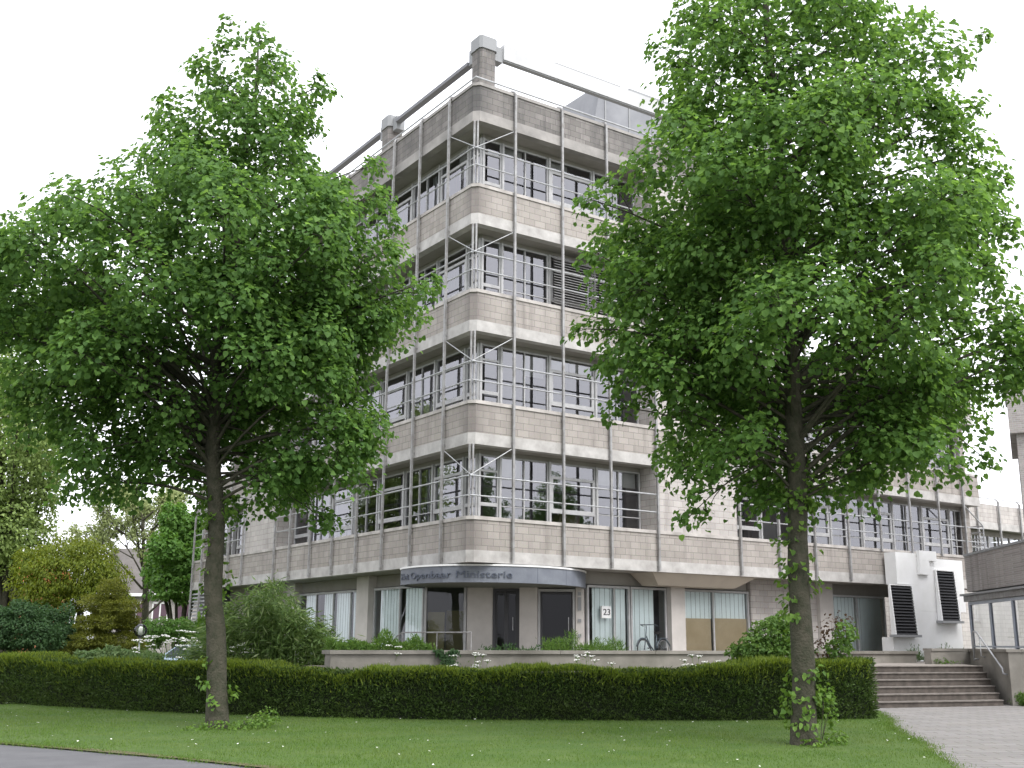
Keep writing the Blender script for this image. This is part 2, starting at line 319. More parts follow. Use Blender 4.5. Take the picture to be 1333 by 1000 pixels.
# flush block walls, two wall strips and the end walls of the floors
fw = MB()
for k in range(4):
    z = zs[k]
    for x0, x1 in ((6.86,10.42),):
        mk('block_wall', MB().box(x0, x1, .004, .9, z+1.172, zs[k+1]), m_blockl, B)
    for y0, y1 in ((13.66,16.9),):
        if YL[k+1] >= y1-.1 : mk('block_wall', MB().box(.004, .9, y0, min(y1,YL[k+1]), z+1.172, zs[k+1]), m_blockl, B)
def endw(*a): mk('end_wall', MB().box(*a), m_block, B)
for k in (0,1): endw(23.9, 24.18, .5, 9.5, zs[k]+.33, zs[k+1]) 
for k in (2,3): endw(XR[4]-.3, XR[4]-.02, .3, 9.5, zs[k]+.33, zs[k+1])
endw(23.9,24.18,.26,9.5,zs[2]+.33,zs[2]+1.17)
for k in range(4): endw(.3, 9.5, YL[k+1]-.35, YL[k+1]-.05, zs[k]+.33, zs[k+1])

core = MB()
for k in range(4):
    x1 = XR[k+1]-.4; y1 = YL[k+1]-.4
    core.prism([(6,6),(x1,6),(x1,9.2),(6.2,9.2),(6.2,y1),(6,y1)], zs[k]+.31, zs[k+1])
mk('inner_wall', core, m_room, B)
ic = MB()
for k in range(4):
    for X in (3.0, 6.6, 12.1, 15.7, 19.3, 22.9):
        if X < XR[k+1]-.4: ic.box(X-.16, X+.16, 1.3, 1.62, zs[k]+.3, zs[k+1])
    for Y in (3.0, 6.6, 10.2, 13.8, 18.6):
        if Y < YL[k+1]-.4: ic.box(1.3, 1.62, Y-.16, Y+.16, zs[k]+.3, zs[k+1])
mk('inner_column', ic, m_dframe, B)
# windows
def bar(m, f, a0, a1, z0, z1, d0=0., d1=.08):
    if f == 'R': m.box(a0, a1, .7+d0, .7+d1, z0, z1)
    else: m.box(.7+d0, .7+d1, a0, a1, z0, z1)
def pane(m, f, a0, a1, z0, z1, d=.04):
    if f == 'R': m.quad((a0,.7+d,z0),(a1,.7+d,z0),(a1,.7+d,z1),(a0,.7+d,z1))
    else: m.quad((.7+d,a0,z0),(.7+d,a0,z1),(.7+d,a1,z1),(.7+d,a1,z0))
def window(f, k, a0, a1, typ, louv=False, blind=None):
    zb, zt = zs[k]+1.27, zs[k+1]-.13
    fr = MB(); gl = MB(); w = .05; pw = .075
    bar(fr, f, a0, a0+pw, zb, zt, -.05, .1); bar(fr, f, a1-w, a1, zb, zt)
    bar(fr, f, a0+pw, a1-w, zb, zb+w); bar(fr, f, a0+pw, a1-w, zt-w, zt); 
    A0, A1 = a0+pw, a1-w
    if typ == 'fixed':
        mid = (A0+A1)/2; bar(fr, f, mid-.018, mid+.018, zb+w, zt-w)
        if (k+int(a0))%2: bar(fr, f, A0, A1, zb+.42, zb+.445, .01, .06)
        pane(gl, f, A0, mid-.018, zb+w, zt-w); pane(gl, f, mid+.018, A1, zb+w, zt-w)
    elif typ == 'open':
        s = .085; z1 = zb+.36
        for q0, q1 in ((z1, zt-.42),):
            bar(fr, f, A0, A0+s, q0, q1, -.03, .07); bar(fr, f, A1-s, A1, q0, q1, -.03, .07)
            bar(fr, f, A0+s, A1-s, q0, q0+.13, -.03, .07); bar(fr, f, A0+s, A1-s, q1-s, q1, -.03, .07)
            pane(gl, f, A0+s, A1-s, q0+.13, q1-s, .02)
        pane(gl, f, A0, A1, zb+w, z1); pane(gl, f, A0, A1, zt-.42, zt-w)
    else:
        bar(fr, f, A0, A1, zt-.5, zt-.44); bar(fr, f, A0, A1, zb+.4, zb+.5)
        pane(gl, f, A0, A1, zb+w, zb+.4); pane(gl, f, A0, A1, zb+.5, zt-.5); pane(gl, f, A0, A1, zt-.44, zt-w)
    wn = mk('window', fr, m_frame, B); mk('pane', gl, m_glass, wn)
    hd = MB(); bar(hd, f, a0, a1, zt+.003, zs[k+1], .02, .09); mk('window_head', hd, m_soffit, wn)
    if louv:
        lv = MB(); z = zb+.08
        while z < zt-.05:
            if f == 'R': lv.add([(a0+.05,.42,z),(a1-.02,.42,z),(a1-.02,.5,z+.055),(a0+.05,.5,z+.055),(a0+.05,.43,z-.01),(a1-.02,.43,z-.01),(a1-.02,.51,z+.045),(a0+.05,.51,z+.045)],[(0,1,2,3),(7,6,5,4),(0,4,5,1),(2,6,7,3),(1,5,6,2),(3,7,4,0)])
            z += .085
        mk('louvre_screen', lv, m_pole, wn)
    if blind:
        bl = MB(); q = A0
        while q < A0+(A1-A0)*blind:
            if f == 'R': bl.obox((q,.95,zb), (.085,.03,0), (0,.004,0), (0,0,zt-zb-.05))
            else: bl.obox((.95,q,zb), (.03,.085,0), (.004,0,0), (0,0,zt-zb-.05))
            q += .1
        mk('vertical_blind', bl, m_blind, wn)
    q = random.Random(int(k*97+a0*31+(5 if f == 'R' else 0))); h = q.random()
    if typ != 'narrow' and not blind and not louv and h < .42:
        rb = MB(); d = q.uniform(.25,1.0)
        for b0, b1 in ((A0+.02,(A0+A1)/2-.03),((A0+A1)/2+.03,A1-.02)):
            if q.random() < .7: (rb.box(b0,b1,.86,.866,zt-d,zt-.03) if f == 'R' else rb.box(.86,.866,b0,b1,zt-d,zt-.03))
        if rb.v: mk('roller_blind', rb, m_roll, wn)
    elif typ != 'narrow' and h > .62 and not louv:
        cb = MB(); c0 = A0+q.uniform(.1,.7); c1 = min(c0+q.uniform(.5,.9),A1); hh = q.uniform(.25,.95)
        (cb.box(c0,c1,1.1,1.5,zb-.9,zb+hh) if f == 'R' else cb.box(1.1,1.5,c0,c1,zb-.9,zb+hh)); mk('cupboard', cb, m_cup[q.randrange(3)], wn)
    return wn
m_roll = mat('roller_blind', (.62,.61,.58), .9, var=(.55,.54,.5), vscale=2)
m_cup = [mat('cupboard_grey', (.4,.4,.4), .7), mat('cupboard_wood', (.3,.2,.12), .7), mat('cupboard_white', (.6,.6,.58), .7)]
RL = [(.7,1.42,'narrow'),(1.42,3.22,'fixed'),(3.22,5.02,'open'),(5.02,6.84,'fixed')]
for k in range(4):
    for a0, a1, t in RL: window('R', k, a0, a1, t, louv=(k == 2 and a0 > 3), blind=.45 if (k == 3 and a0 > 5) else None)
    LL = [(.7,1.42,'narrow'),(1.42,3.2,'open'),(3.2,5.0,'fixed'),(5.0,6.8,'open'),(6.8,8.6,'fixed'),(8.6,10.4,'open'),(10.4,12.2,'fixed'),(12.2,13.64,'open')]
    if YL[k+1] > 17.5: LL += [(16.92,18.6,'fixed'),(18.6,20.0-.36,'open')]
    for a0, a1, t in LL: window('L', k, a0, a1, t, blind=.5 if (a0 in (3.2,10.4) and k in (0,3)) else None)
    x = 10.44; j = 0
    while x < XR[k+1]-.6:
        w1 = min(x+1.8, XR[k+1]-.3)
        window('R', k, x, w1, 'open' if j % 2 == 0 else 'fixed', blind=.6 if (j in (2,5) and k == 0) else None); x = w1; j += 1
# left-most bay of the first floor, open balcony end
window('L', 0, 20.05, 21.7, 'fixed')
# facade poles
def fpole(px, py, z0, z1, r=.034, bend=True):
    m = MB(); dx, dy = (0,1) if py < 0 else (1,0)
    m.box(px-r, px+r, py-r, py+r, z0, z1)
    for k in range(5):
        if z0 < zs[k]+.5 < z1: m.box(px-.03+(r+.003)*dx*0, px+.03, py-.03+0, py+.03, z1, z1+.004)
    if bend: m.tube([(px,py,z1),(px+dx*.05,py+dy*.05,z1+.1),(px+dx*.25,py+dy*.25,z1+.2)], .035, 6)
    for k in range(5):
        for dz in (.12, 1.0):
            if z0 < zs[k]+dz < z1:
                if py < 0: m.box(px-.02, px+.02, py+r+.002, -.014, zs[k]+dz, zs[k]+dz+.05)
                else: m.box(px+r+.002, -.014, py-.02, py+.02, zs[k]+dz, zs[k]+dz+.05)
    mk('facade_pole', m, m_pole, B)
ZTOP = zs[4]+1.2
for X in (1.4,3.2,5.0,6.88,10.46): fpole(X, -.09, zs[0]+.02, ZTOP)
for X in (12.3,14.1): fpole(X, -.09, zs[0]+.02, ZTOP)
for X in (15.9,): fpole(X, -.09, zs[0]+.02, zs[2]+1.2)
for X in (17.7,19.5,21.3,22.95): fpole(X, -.09, zs[0]+.02 if X < 17.6 else 4.9, zs[2]+1.2)
for Y in (1.4,3.2,5.0,6.8,8.6,10.4,12.2,13.62): fpole(-.09, Y, zs[0]+.02, ZTOP)
for Y, kt in ((16.9,3),(18.5,2),(20.1,2),(21.7,1),(22.8,1)): fpole(-.09, Y, (zs[0]+.02 if Y < 21 else 1.2), zs[kt]+1.2)
def rail(k, f, a0, a1):
    m = MB()
    for h, r in ((2.38,.026),(1.83,.023)):
        p = [(a0,-.04,zs[k]+h),(a1,-.04,zs[k]+h)] if f == 'R' else [(-.04,a0,zs[k]+h),(-.04,a1,zs[k]+h)]
        m.tube(p, r, 6)
    mk('guard_rail', m, m_rail, B)
for k in range(4):
    rail(k, 'R', -.02, 6.9); rail(k, 'L', .03, 13.62)
    if XR[k+1] > 20: rail(k, 'R', 10.46, 24.2)
    else: rail(k, 'R', 10.46, XR[k+1])
    if YL[k+1] > 18: rail(k, 'L', 16.9, YL[k+1])
    z = zs[k]; m = MB()
    for (x, y) in ((.03,.1),(.1,.03)): m.box(x-.024, x+.024, y-.024, y+.024, z+1.27, zs[k+1])
    mk('corner_post', m, m_pole, B)
    m = MB(); m.tube([(.02,.02,z+2.4),(1.36,-.05,z+3.25)], .015, 6); m.tube([(.02,.02,z+2.42),(-.05,1.36,z+3.25)], .015, 6)
    mk('diagonal_brace', m, m_rail, B)
m = MB(); m.tube([(-.02,13.6,ZTOP+.2),(-.02,-.02,ZTOP+.2),(14.1,-.02,ZTOP+.2)], .03, 6)
mk('roof_rail', m, m_rail, B)
# end balustrade on the right
m = MB()
for h in (1.75,2.0,2.25,2.5): m.tube([(24.2,-.04,zs[0]+h),(24.2,2.5,zs[0]+h),(26.5,2.5,zs[0]+h)], .028, 6)
for x, y in ((24.2,-.04),(24.2,1.2),(24.2,2.5),(25.4,2.5),(26.5,2.5)): m.tube([(x,y,zs[0]+1.25),(x,y,zs[0]+2.5)], .03, 6)
m.tube([(23.0,-.06,zs[1]-.05),(24.2,-.04,zs[0]+2.5)], .025, 6)
mk('end_balustrade', m, m_rail, B)
# roof frame
def rpost(x, y, z1, arm):
    m = MB(); a = .3; c = .08
    oc = lambda a, c: [(x-a+c,y-a),(x+a-c,y-a),(x+a,y-a+c),(x+a,y+a-c),(x+a-c,y+a),(x-a+c,y+a),(x-a,y+a-c),(x-a,y-a+c)]
    m.prism(oc(.29,.07), zs[4]+1.0, z1-.42)
    p = mk('roof_post', m, m_blockw, B)
    c_ = MB(); c_.prism(oc(.33,.08), z1-.42, z1); c_.prism(oc(.2,.05), z1, z1+.03)
    for dx, dy in arm: c_.box(x+min(dx*.33,dx*.62)-(.16 if dx == 0 else 0), x+max(dx*.33,dx*.62)+(.16 if dx == 0 else 0), y+min(dy*.33,dy*.62)-(.16 if dy == 0 else 0), y+max(dy*.33,dy*.62)+(.16 if dy == 0 else 0), z1-.62, z1-.12)
    mk('post_cap', c_, m_cap, p)
rpost(.72, .72, 20.12, ((1,0),(0,1))); rpost(.72, 6.75, 19.9, ((0,1),(0,-1))); rpost(.72, 12.8, 19.9, ((0,-1),)); rpost(13.4, .72, 20.12, ((-1,0),))
m = MB(); m.box(1.34, 12.8, .5, .72, 19.6, 20.12); mk('roof_beam', m, m_rbeam, B)
m = MB(); m.box(1.34, 12.8, .53, .69, 19.56, 19.597); m.box(3.4, 6.2, .55, .66, 20.123, 20.2); m.box(6.6, 12.7, .55, .66, 20.123, 20.24); mk('beam_flange', m, m_cap, B)
m_bshade = mat('beam_shade', (.2,.2,.215), .7)  # shade of the beam's underside put into its colour, white fascia left out
for q in ((1.34,6.13),(7.37,12.18)): mk('roof_beam', MB().box(.5, .72, *q, 19.5, 19.62), m_bshade, B)
m = MB(); m.add([(7.4,4.2,17.9),(13.6,4.2,17.9),(13.6,9,17.9),(7.4,9,17.9),(8.3,4.2,22.6),(13.6,4.2,22.6),(13.6,9,22.6),(8.3,9,22.6)], [(3,2,1,0),(4,5,6,7),(0,1,5,4),(1,2,6,5),(2,3,7,6),(3,0,4,7)])
ph = mk('penthouse', m, mat('metal_cladding', (.27,.275,.29), .8, 0, .2, var=(.21,.215,.23), vscale=1), B)
m = MB()
for X in (8.5,9.7,10.9,12.1): m.box(X-.03, X+.03, 4.165, 4.197, 17.95, 22.5)
m.box(9.9,10.9,4.15,4.196,19.2,19.27)
mk('cladding_seam', m, m_cap, ph)
# ---- ground floor
def gwall(name, m, mt, parent=B, **k): return mk(name, m, mt, parent, **k)
gw = MB()
gw.box(12.1, 15.42, 1.14, 1.5, ZT, zs[0]); mk('ground_floor_block_wall', gw, m_blockl, B)
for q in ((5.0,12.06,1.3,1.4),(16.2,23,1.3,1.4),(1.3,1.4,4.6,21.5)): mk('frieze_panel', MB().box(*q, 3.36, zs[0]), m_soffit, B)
gw = MB(); gw.box(-.5+5.4, 23.5, 5.5, 5.7, 1.0, zs[0]); gw.box(5.5, 5.7, 5.5, 22, .0, zs[0]); gw.box(1.2, 5.6, 21.5, 21.8, 0, zs[0])
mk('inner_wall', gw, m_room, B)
for x0, x1 in ((8.32,8.92),(15.44,16.16)):
    mk('column', MB().box(x0, x1, 1.0, 1.6, ZT, zs[0]), m_col, B)
mk('column', MB().box(1.0, 1.6, 7.9, 8.78, ZT-.9, zs[0]), m_col, B)
mk('column', MB().box(1.0, 1.6, 14.0, 14.8, ZT-.9, zs[0]), m_col, B)
def shop(f, a0, a1, mull, zb=ZT, zt=3.33, blind=None, board=None, name='window', dark=None):
    m = MB(); gl = MB(); p = 1.2
    def bx(q0, q1, z0, z1, d0, d1, M_=m):
        M_.box(q0, q1, p+d0, p+d1, z0, z1) if f == 'R' else M_.box(p+d0, p+d1, q0, q1, z0, z1)
    bx(a0, a0+.06, zb, zt, 0, .1); bx(a1-.06, a1, zb, zt, 0, .1); bx(a0+.06, a1-.06, zt-.07, zt, 0, .1); bx(a0+.06, a1-.06, zb, zb+.06, 0, .1)
    ed = [a0+.06]+[q for q in mull]+[a1-.06]
    for q in mull: bx(q-.025, q+.025, zb+.06, zt-.07, .01, .09)
    for q0, q1 in zip(ed[:-1], ed[1:]):
        if f == 'R': gl.quad((q0,p+.05,zb),(q1,p+.05,zb),(q1,p+.05,zt),(q0,p+.05,zt))
        else: gl.quad((p+.05,q0,zb),(p+.05,q0,zt),(p+.05,q1,zt),(p+.05,q1,zb))
    wn = mk(name, m, m_frame if dark is None else m_dframe, B); mk('pane', gl, m_glassg, wn)
    for b0, b1, z0, z1, mt in (blind or []):
        if mt is m_blind:
            bl = MB(); q = b0
            while q < b1-.05: bx(q, q+.094, z0, z1, .13+.012*(int(q*10)%2), .134+.012*(int(q*10)%2), bl); q += .1
            mk('vertical_blind', bl, mt, wn)
        else:
            bl = MB(); bx(b0, b1, z0, z1, .1, .12, bl); mk('board', bl, mt, wn)
    return wn
shop('R', 5.06, 6.76, [6.14], blind=[(5.35,6.1,1.05,3.3,m_blind),(6.18,6.72,1.05,3.3,m_blind)])
shop('R', 6.8, 8.3, [], blind=[(6.86,7.85,1.05,3.3,m_blind)])
shop('R', 8.98, 12.06, [10.4], blind=[(9.1,10.35,2.4,3.3,m_blind),(10.5,11.95,2.4,3.3,m_blind),(9.1,10.33,1.05,2.4,m_tan),(10.48,12.0,1.05,2.42,m_tan)])
shop('R', 16.2, 19.35, [17.75], blind=[(16.3,17.68,1.05,3.3,m_blind),(17.85,19.25,1.05,3.3,m_blind)], zt=3.36)
shop('L', 4.56, 7.88, [6.1], blind=[(4.8,5.9,1.05,3.3,m_blind),(6.2,7.6,1.05,3.3,m_blind)])
shop('L', 8.82, 13.98, [9.66,11.05,12.5], blind=[(8.9,9.6,1.05,3.3,m_blind),(9.75,10.95,1.05,3.3,m_blind),(11.2,12.0,1.05,3.3,m_blind),(12.6,13.6,1.05,3.3,m_blind)])
# louvres at the left end
m = MB(); z = 1.5
while z < 3.6: m.obox((-.02,20.9,z), (0,1.9,0), (.1,0,.06), (0,0,.03)); z += .155
lo = mk('end_louvre', m, m_rail, B)
mk('end_wall', MB().box(.35, 3, 20.85, 22.85, 0, zs[0]), m_dframe, B)
mk('end_wall', MB().box(1.0, 1.5, 14.8, 20.85, 0, zs[0]), m_block, B)
# entrance on the diagonal
ea = Vector((1.2,4.5,0)); eu = (Vector((5.0,1.2,0))-ea).normalized(); en = Vector((eu.y,-eu.x,0))  # out towards the street
def ebox(m, s0, s1, z0, z1, d0, d1): return m.obox(ea+eu*s0+en*d0+Vector((0,0,z0)), eu*(s1-s0), en*(d1-d0), Vector((0,0,z1-z0)))
mk('entrance_wall', ebox(ebox(ebox(ebox(MB(), 1.36,2.16,ZT,zs[0],-.3,0), 3.0,3.55,ZT,zs[0],-.3,.1), 2.16,3.0,3.22,zs[0],-.3,-.01), 3.55,4.98,3.25,zs[0],-.3,-.01), m_col, B)
mk('intercom_pillar', ebox(MB(), 4.72,4.98,ZT,3.25,-.2,.06), m_col, B)
ip = MB()
for z0, z1 in ((3.0,3.1),(2.55,2.95),(2.2,2.3),(1.75,1.85)): ebox(ip, 4.79,4.89,z0,z1,.062,.09)
mk('intercom_panel', ip, m_cap, B)
m = ebox(ebox(ebox(ebox(MB(), 0.02,.09,ZT,3.33,-.1,.02), 1.26,1.34,ZT,3.33,-.1,.02), .09,1.26,3.25,3.33,-.1,.02), .09,1.26,ZT,ZT+.06,-.1,.02)
wn = mk('window', m, m_frame, B)
q = [ea+eu*s+en*-.04+Vector((0,0,z)) for s, z in ((.09,ZT),(1.26,ZT),(1.26,3.25),(.09,3.25))]
mk('pane', MB().quad(*q), m_glassg, wn); mk('board', ebox(MB(), .1,.62,ZT,2.5,-.3,-.22), m_olive, wn); mk('board', ebox(MB(), .64,1.2,ZT,2.55,-.5,-.42), mat('dark_board', (.12,.11,.06), .8), wn)
mk('frieze_panel', ebox(MB(), 0,1.36,3.335,zs[0],-.12,-.02), m_soffit, B)
def door(s0, s1, mt, white=False):
    m = ebox(ebox(ebox(MB(), s0,s0+.07,ZT,3.2,-.12,.02), s1-.07,s1,ZT,3.2,-.12,.02), s0+.07,s1-.07,3.12,3.2,-.12,.02)
    d = mk('door', m, mt, B)
    mid = (s0+s1)/2; l = MB()
    for a, b in ((s0+.07,mid-.005),(mid+.005,s1-.07)) if s1-s0 < .9 else ((s0+.07,s1-.07),):
        ebox(l, a,a+.06,ZT+.02,3.1,-.1,-.05); ebox(l, b-.06,b,ZT+.02,3.1,-.1,-.05); ebox(l, a+.06,b-.06,ZT+.02,ZT+.12,-.1,-.05); ebox(l, a+.06,b-.06,3.04,3.1,-.1,-.05)
    mk('door_leaf', l, m_dframe, d)
    q = [ea+eu*s+en*-.08+Vector((0,0,z)) for s, z in ((s0+.08,ZT+.05),(s1-.08,ZT+.05),(s1-.08,3.1),(s0+.08,3.1))]
    mk('pane', MB().quad(*q), m_glassd, d)
    h = MB(); p0 = ea+eu*(s1-.2)+en*0; h.tube([p0+Vector((0,0,1.95)), p0+Vector((0,0,2.35))], .015, 6); h.tube([p0+Vector((0,0,2.0)), p0-en*.06+Vector((0,0,2.0))], .012, 5)
    mk('handle', h, m_rail, d)
door(2.17, 2.99, m_dframe); door(3.56, 4.7, m_frame)
# soffit beam with splayed end
m = MB(); m.add([(7.2,.35,3.36),(10.55,.35,3.36),(10.55,1.1,3.36),(7.2,1.1,3.36),(6.7,.05,3.735),(11.3,.05,3.735),(11.3,1.1,3.735),(6.7,1.1,3.735)],
                [(3,2,1,0),(4,5,6,7),(0,1,5,4),(1,2,6,5),(2,3,7,6),(3,0,4,7)])
mk('soffit_beam', m, mat('tan_concrete', (.4,.35,.29), .85, var=(.34,.3,.25), vscale=1), B)
# canopy with lettering
CP = [Vector(p) for p in ((1.2,4.6,0),(.3,4.05,0),(-.3,3.3,0),(-.5,2.4,0),(-.42,1.5,0),(-.05,.7,0),(.7,.1,0),(1.6,-.22,0),(2.5,-.25,0),(3.4,-.02,0),(4.2,.4,0),(4.8,.95,0),(5.05,1.35,0))]
def spline(P, n=8):
    out = []
    for i in range(len(P)-1):
        p0, p1, p2, p3 = P[max(i-1,0)], P[i], P[i+1], P[min(i+2,len(P)-1)]
        for j in range(n):
            t = j/n; out.append(.5*((2*p1)+(p2-p0)*t+(2*p0-5*p1+4*p2-p3)*t*t+(3*p1-p0-3*p2+p3)*t**3))
    out.append(P[-1]); return out
cs = spline(CP)
inner = []
for i, p in enumerate(cs):
    t = (cs[min(i+1,len(cs)-1)]-cs[max(i-1,0)]).normalized(); inner.append(p+Vector((-t.y,t.x,0))*.12)
CZ0, CZ1 = 3.21, 3.66
fas = MB(); k = len(cs)
fas.v = [(*p[:2],CZ0) for p in cs]+[(*p[:2],CZ1) for p in cs]+[(*p[:2],CZ0) for p in inner]+[(*p[:2],CZ1) for p in inner]
tl = [0]
for i in range(1, k): tl.append(tl[-1]+(cs[i]-cs[i-1]).length)
for i in range(k-1):
    fas.f += [(i,i+1,k+i+1,k+i),(2*k+i+1,2*k+i,3*k+i,3*k+i+1),(k+i,k+i+1,3*k+i+1,3*k+i),(i+1,i,2*k+i,2*k+i+1)]
    fas.m += [1 if tl[i] < 4.35 else 0]*4
can = mk('canopy', fas, [m_slate, m_slate2], B)
mk('canopy_soffit', MB().prism([(p.x,p.y) for p in inner], CZ0+.03, CZ0+.1), mat('canopy_underside', (.14,.15,.13), .8), can)
ct = MB()
for i in range(k-1):
    t = (cs[i+1]-cs[i]).normalized(); o_ = Vector((t.y,-t.x,0))*.025
    a, b = cs[i]+o_, cs[i+1]+o_; a2, b2 = inner[i], inner[i+1]
    ct.add([(*a[:2],CZ1+.002),(*b[:2],CZ1+.002),(*b2[:2],CZ1+.002),(*a2[:2],CZ1+.002),(*a[:2],CZ1+.05),(*b[:2],CZ1+.05),(*b2[:2],CZ1+.05),(*a2[:2],CZ1+.05)], [(3,2,1,0),(4,5,6,7),(0,1,5,4),(2,3,7,6)])
mk('canopy_trim', ct, m_wbeam, can)
jm = MB()
def cpt(s):
    for i in range(k-1):
        if tl[i+1] >= s: break
    f_ = (s-tl[i])/(tl[i+1]-tl[i]); t = (cs[i+1]-cs[i]).normalized()
    return cs[i].lerp(cs[i+1], f_), t, Vector((t.y,-t.x,0))
for s in (4.35, 7.2, 8.4):
    p, t, n_ = cpt(s); jm.obox(p-t*.006-n_*.001+Vector((0,0,CZ0+.01)), t*.012, n_*.003, Vector((0,0,CZ1-CZ0-.02)))
mk('panel_joint', jm, m_letter, can)
def text_mesh(s, size, ext):
    c = bpy.data.curves.new('lettering', 'FONT'); c.body = s; c.size = size; c.extrude = ext; c.resolution_u = 3
    ob = bpy.data.objects.new('lettering', c); COL.objects.link(ob)
    dg = bpy.context.evaluated_depsgraph_get(); dg.update(); me = bpy.data.meshes.new_from_object(ob.evaluated_get(dg))
    bpy.data.objects.remove(ob); v = [tuple(x.co) for x in me.vertices]; f = [tuple(p.vertices) for p in me.polygons]; bpy.data.meshes.remove(me)
    return v, f
v, f = text_mesh('Het Openbaar Ministerie', .27, .012)
w_ = max(x[0] for x in v); LS0, LS1 = 2.3, 6.4
tm = MB(); vv = []
for x, y, z in v:
    p, t, n_ = cpt(LS0+x/w_*(LS1-LS0)); vv.append(p+n_*(z+.016)+Vector((0,0,CZ0+.13+y)))
tm.add(vv, f); mk('lettering', tm, m_letter, can)
# ------------------------------------------------------------------ white ventilation block
VB = thing('ventilation_block', 'white rendered ventilation block with two black slanted louvres beside the steps', 'ventilation block', (20,-.4,ZT))
m = MB(); m.prism([(17.75,-.6),(18.95,-.6),(18.95,-.12),(17.75,-.12)], 3.72, 4.86); m.box(18.95, 21.74, -.6, -.12, 2.8, 4.72); m.box(18.5, 18.95, -.6, -.12, 1.9, 3.717); m.box(18.95, 21.38, -.6, -.12, ZT, 2.797); m.box(17.3, 18.95, -.598, -.12, ZT, 1.86)
m.box(21.4, 21.7, -.3, 1.0, ZT, 2.797)
mk('rendered_wall', m, m_white, VB)
m = MB(); m.box(18.97, 20.0, -.72, -.603, 4.62, 4.97); m.box(18.97, 19.55, -.72, -.603, 4.1, 4.618); mk('stepped_cap', m, m_white, VB)
def vlouvre(x0, x1, z0, z1, yt, yb):
    fr = MB()
    fr.add([(x0-.06,-.61,z0),(x0,-.61,z0),(x0,-yb,z0),(x0-.06,-yb,z0),(x0-.06,-.61,z1),(x0,-.61,z1),(x0,-yt,z1),(x0-.06,-yt,z1)], [(0,1,2,3),(7,6,5,4),(0,4,5,1),(1,5,6,2),(2,6,7,3),(3,7,4,0)])
    fr.add([(x1,-.61,z0),(x1+.06,-.61,z0),(x1+.06,-yb,z0),(x1,-yb,z0),(x1,-.61,z1),(x1+.06,-.61,z1),(x1+.06,-yt,z1),(x1,-yt,z1)], [(0,1,2,3),(7,6,5,4),(0,4,5,1),(1,5,6,2),(2,6,7,3),(3,7,4,0)])
    fr.box(x0-.06, x1+.06, -yt, -.611, z1+.001, z1+.04)
    L = mk('louvre', fr, m_white, VB)
    sl = MB(); n = int((z1-z0)/.105)
    for i in range(n):
        z = z0+(i+.1)*(z1-z0)/n; y = -(yb+(yt-yb)*(z-z0)/(z1-z0))
        sl.add([(x0+.002,y,z),(x1-.002,y,z),(x1-.002,y+.09,z+.1),(x0+.002,y+.09,z+.1),(x0+.002,y+.02,z-.015),(x1-.002,y+.02,z-.015),(x1-.002,y+.1,z+.085),(x0+.002,y+.1,z+.085)], [(0,1,2,3),(7,6,5,4),(0,4,5,1),(2,6,7,3),(1,5,6,2),(3,7,4,0)])
    sl.quad((x0,-.605,z0),(x1,-.605,z0),(x1,-.605,z1),(x0,-.605,z1)); mk('slats', sl, m_black, L)
    mk('louvre_sill', MB().box(x0-.15, x1+.08, -yb-.1, -.604, z0-.09, z0-.004), m_cap, L)
vlouvre(17.25, 18.45, 1.95, 3.66, .68, .8); vlouvre(20.0, 21.05, 2.47, 4.28, .68, .79)
# ------------------------------------------------------------------ things attached to the building
sg = thing('house_number_sign', 'white number plate reading 23 on the entrance window', 'sign', (5.95,1.1,2.5))
mk('plate', MB().box(5.56, 5.92, 1.12, 1.19, 2.34, 2.7), m_white, sg)
v, f = text_mesh('23', .27, .006); w_ = max(x[0] for x in v)
mk('digits', MB().add([(5.6+x/w_*.28, 1.113-z, 2.43+y) for x, y, z in v], f), m_digit, sg)
hr = MB(); hr.tube([(.1,4.5,1.3),(.12,4.2,1.75),(.16,3.9,1.86),(.62,.8,1.86)], .022, 6)
for p in ((.16,3.9),(.4,2.3),(.62,.8)): hr.tube([(*p,ZT),(*p,1.86)], .016, 6)
tag(mk('entrance_handrail', hr, m_pole, None, loc=(.4,2,ZT)), 'thin steel handrail on the terrace before the entrance', 'handrail')
# ------------------------------------------------------------------ planter wall
PW = thing('planter_wall', 'long low concrete planter wall with flat coping behind the hedge', 'wall', (5,-2.6,0))
m = MB(); m.box(-5.3, 15.6, -2.72, -2.42, 0, 1.31); mk('wall', m, m_conc, PW)
m = MB(); x = -5.35
while x < 15.6: m.box(x, min(x+3.2,15.65)-.012, -2.78, -2.36, 1.314, 1.4); x += 3.2
mk('coping', m, m_conc, PW)
# ------------------------------------------------------------------ steps with side wall and handrail
ST = thing('entrance_steps', 'six worn concrete steps leading up to the terrace', 'steps', (10,-7,0))
FR = Vector((11.98,-7.86,0)); su = Vector((-.974,.226,0)); sn = Vector((.226,.974,0)); sw = Vector((.69,.725,0))
st = MB(); tr = MB()
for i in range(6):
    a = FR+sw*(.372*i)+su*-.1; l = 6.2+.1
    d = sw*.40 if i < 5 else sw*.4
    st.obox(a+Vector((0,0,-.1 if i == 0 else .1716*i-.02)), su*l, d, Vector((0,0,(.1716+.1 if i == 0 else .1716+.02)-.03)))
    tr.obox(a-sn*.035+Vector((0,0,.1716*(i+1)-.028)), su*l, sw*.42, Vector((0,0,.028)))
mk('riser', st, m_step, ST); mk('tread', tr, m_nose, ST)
SW = thing('side_wall', 'low concrete retaining wall right of the steps', 'wall', (13,-7,0))
wa = Vector((12.25,-8.05,0)); wb = wa+sw*4.35; pe = Vector((.725,-.69,0))
m = MB(); m.prism([tuple(wa[:2]), tuple((wa+pe*.32)[:2]), tuple((wb+pe*.32)[:2]), tuple(wb[:2])], 0, 1.42)
w2 = wa+Vector((.974,-.226,0))*9
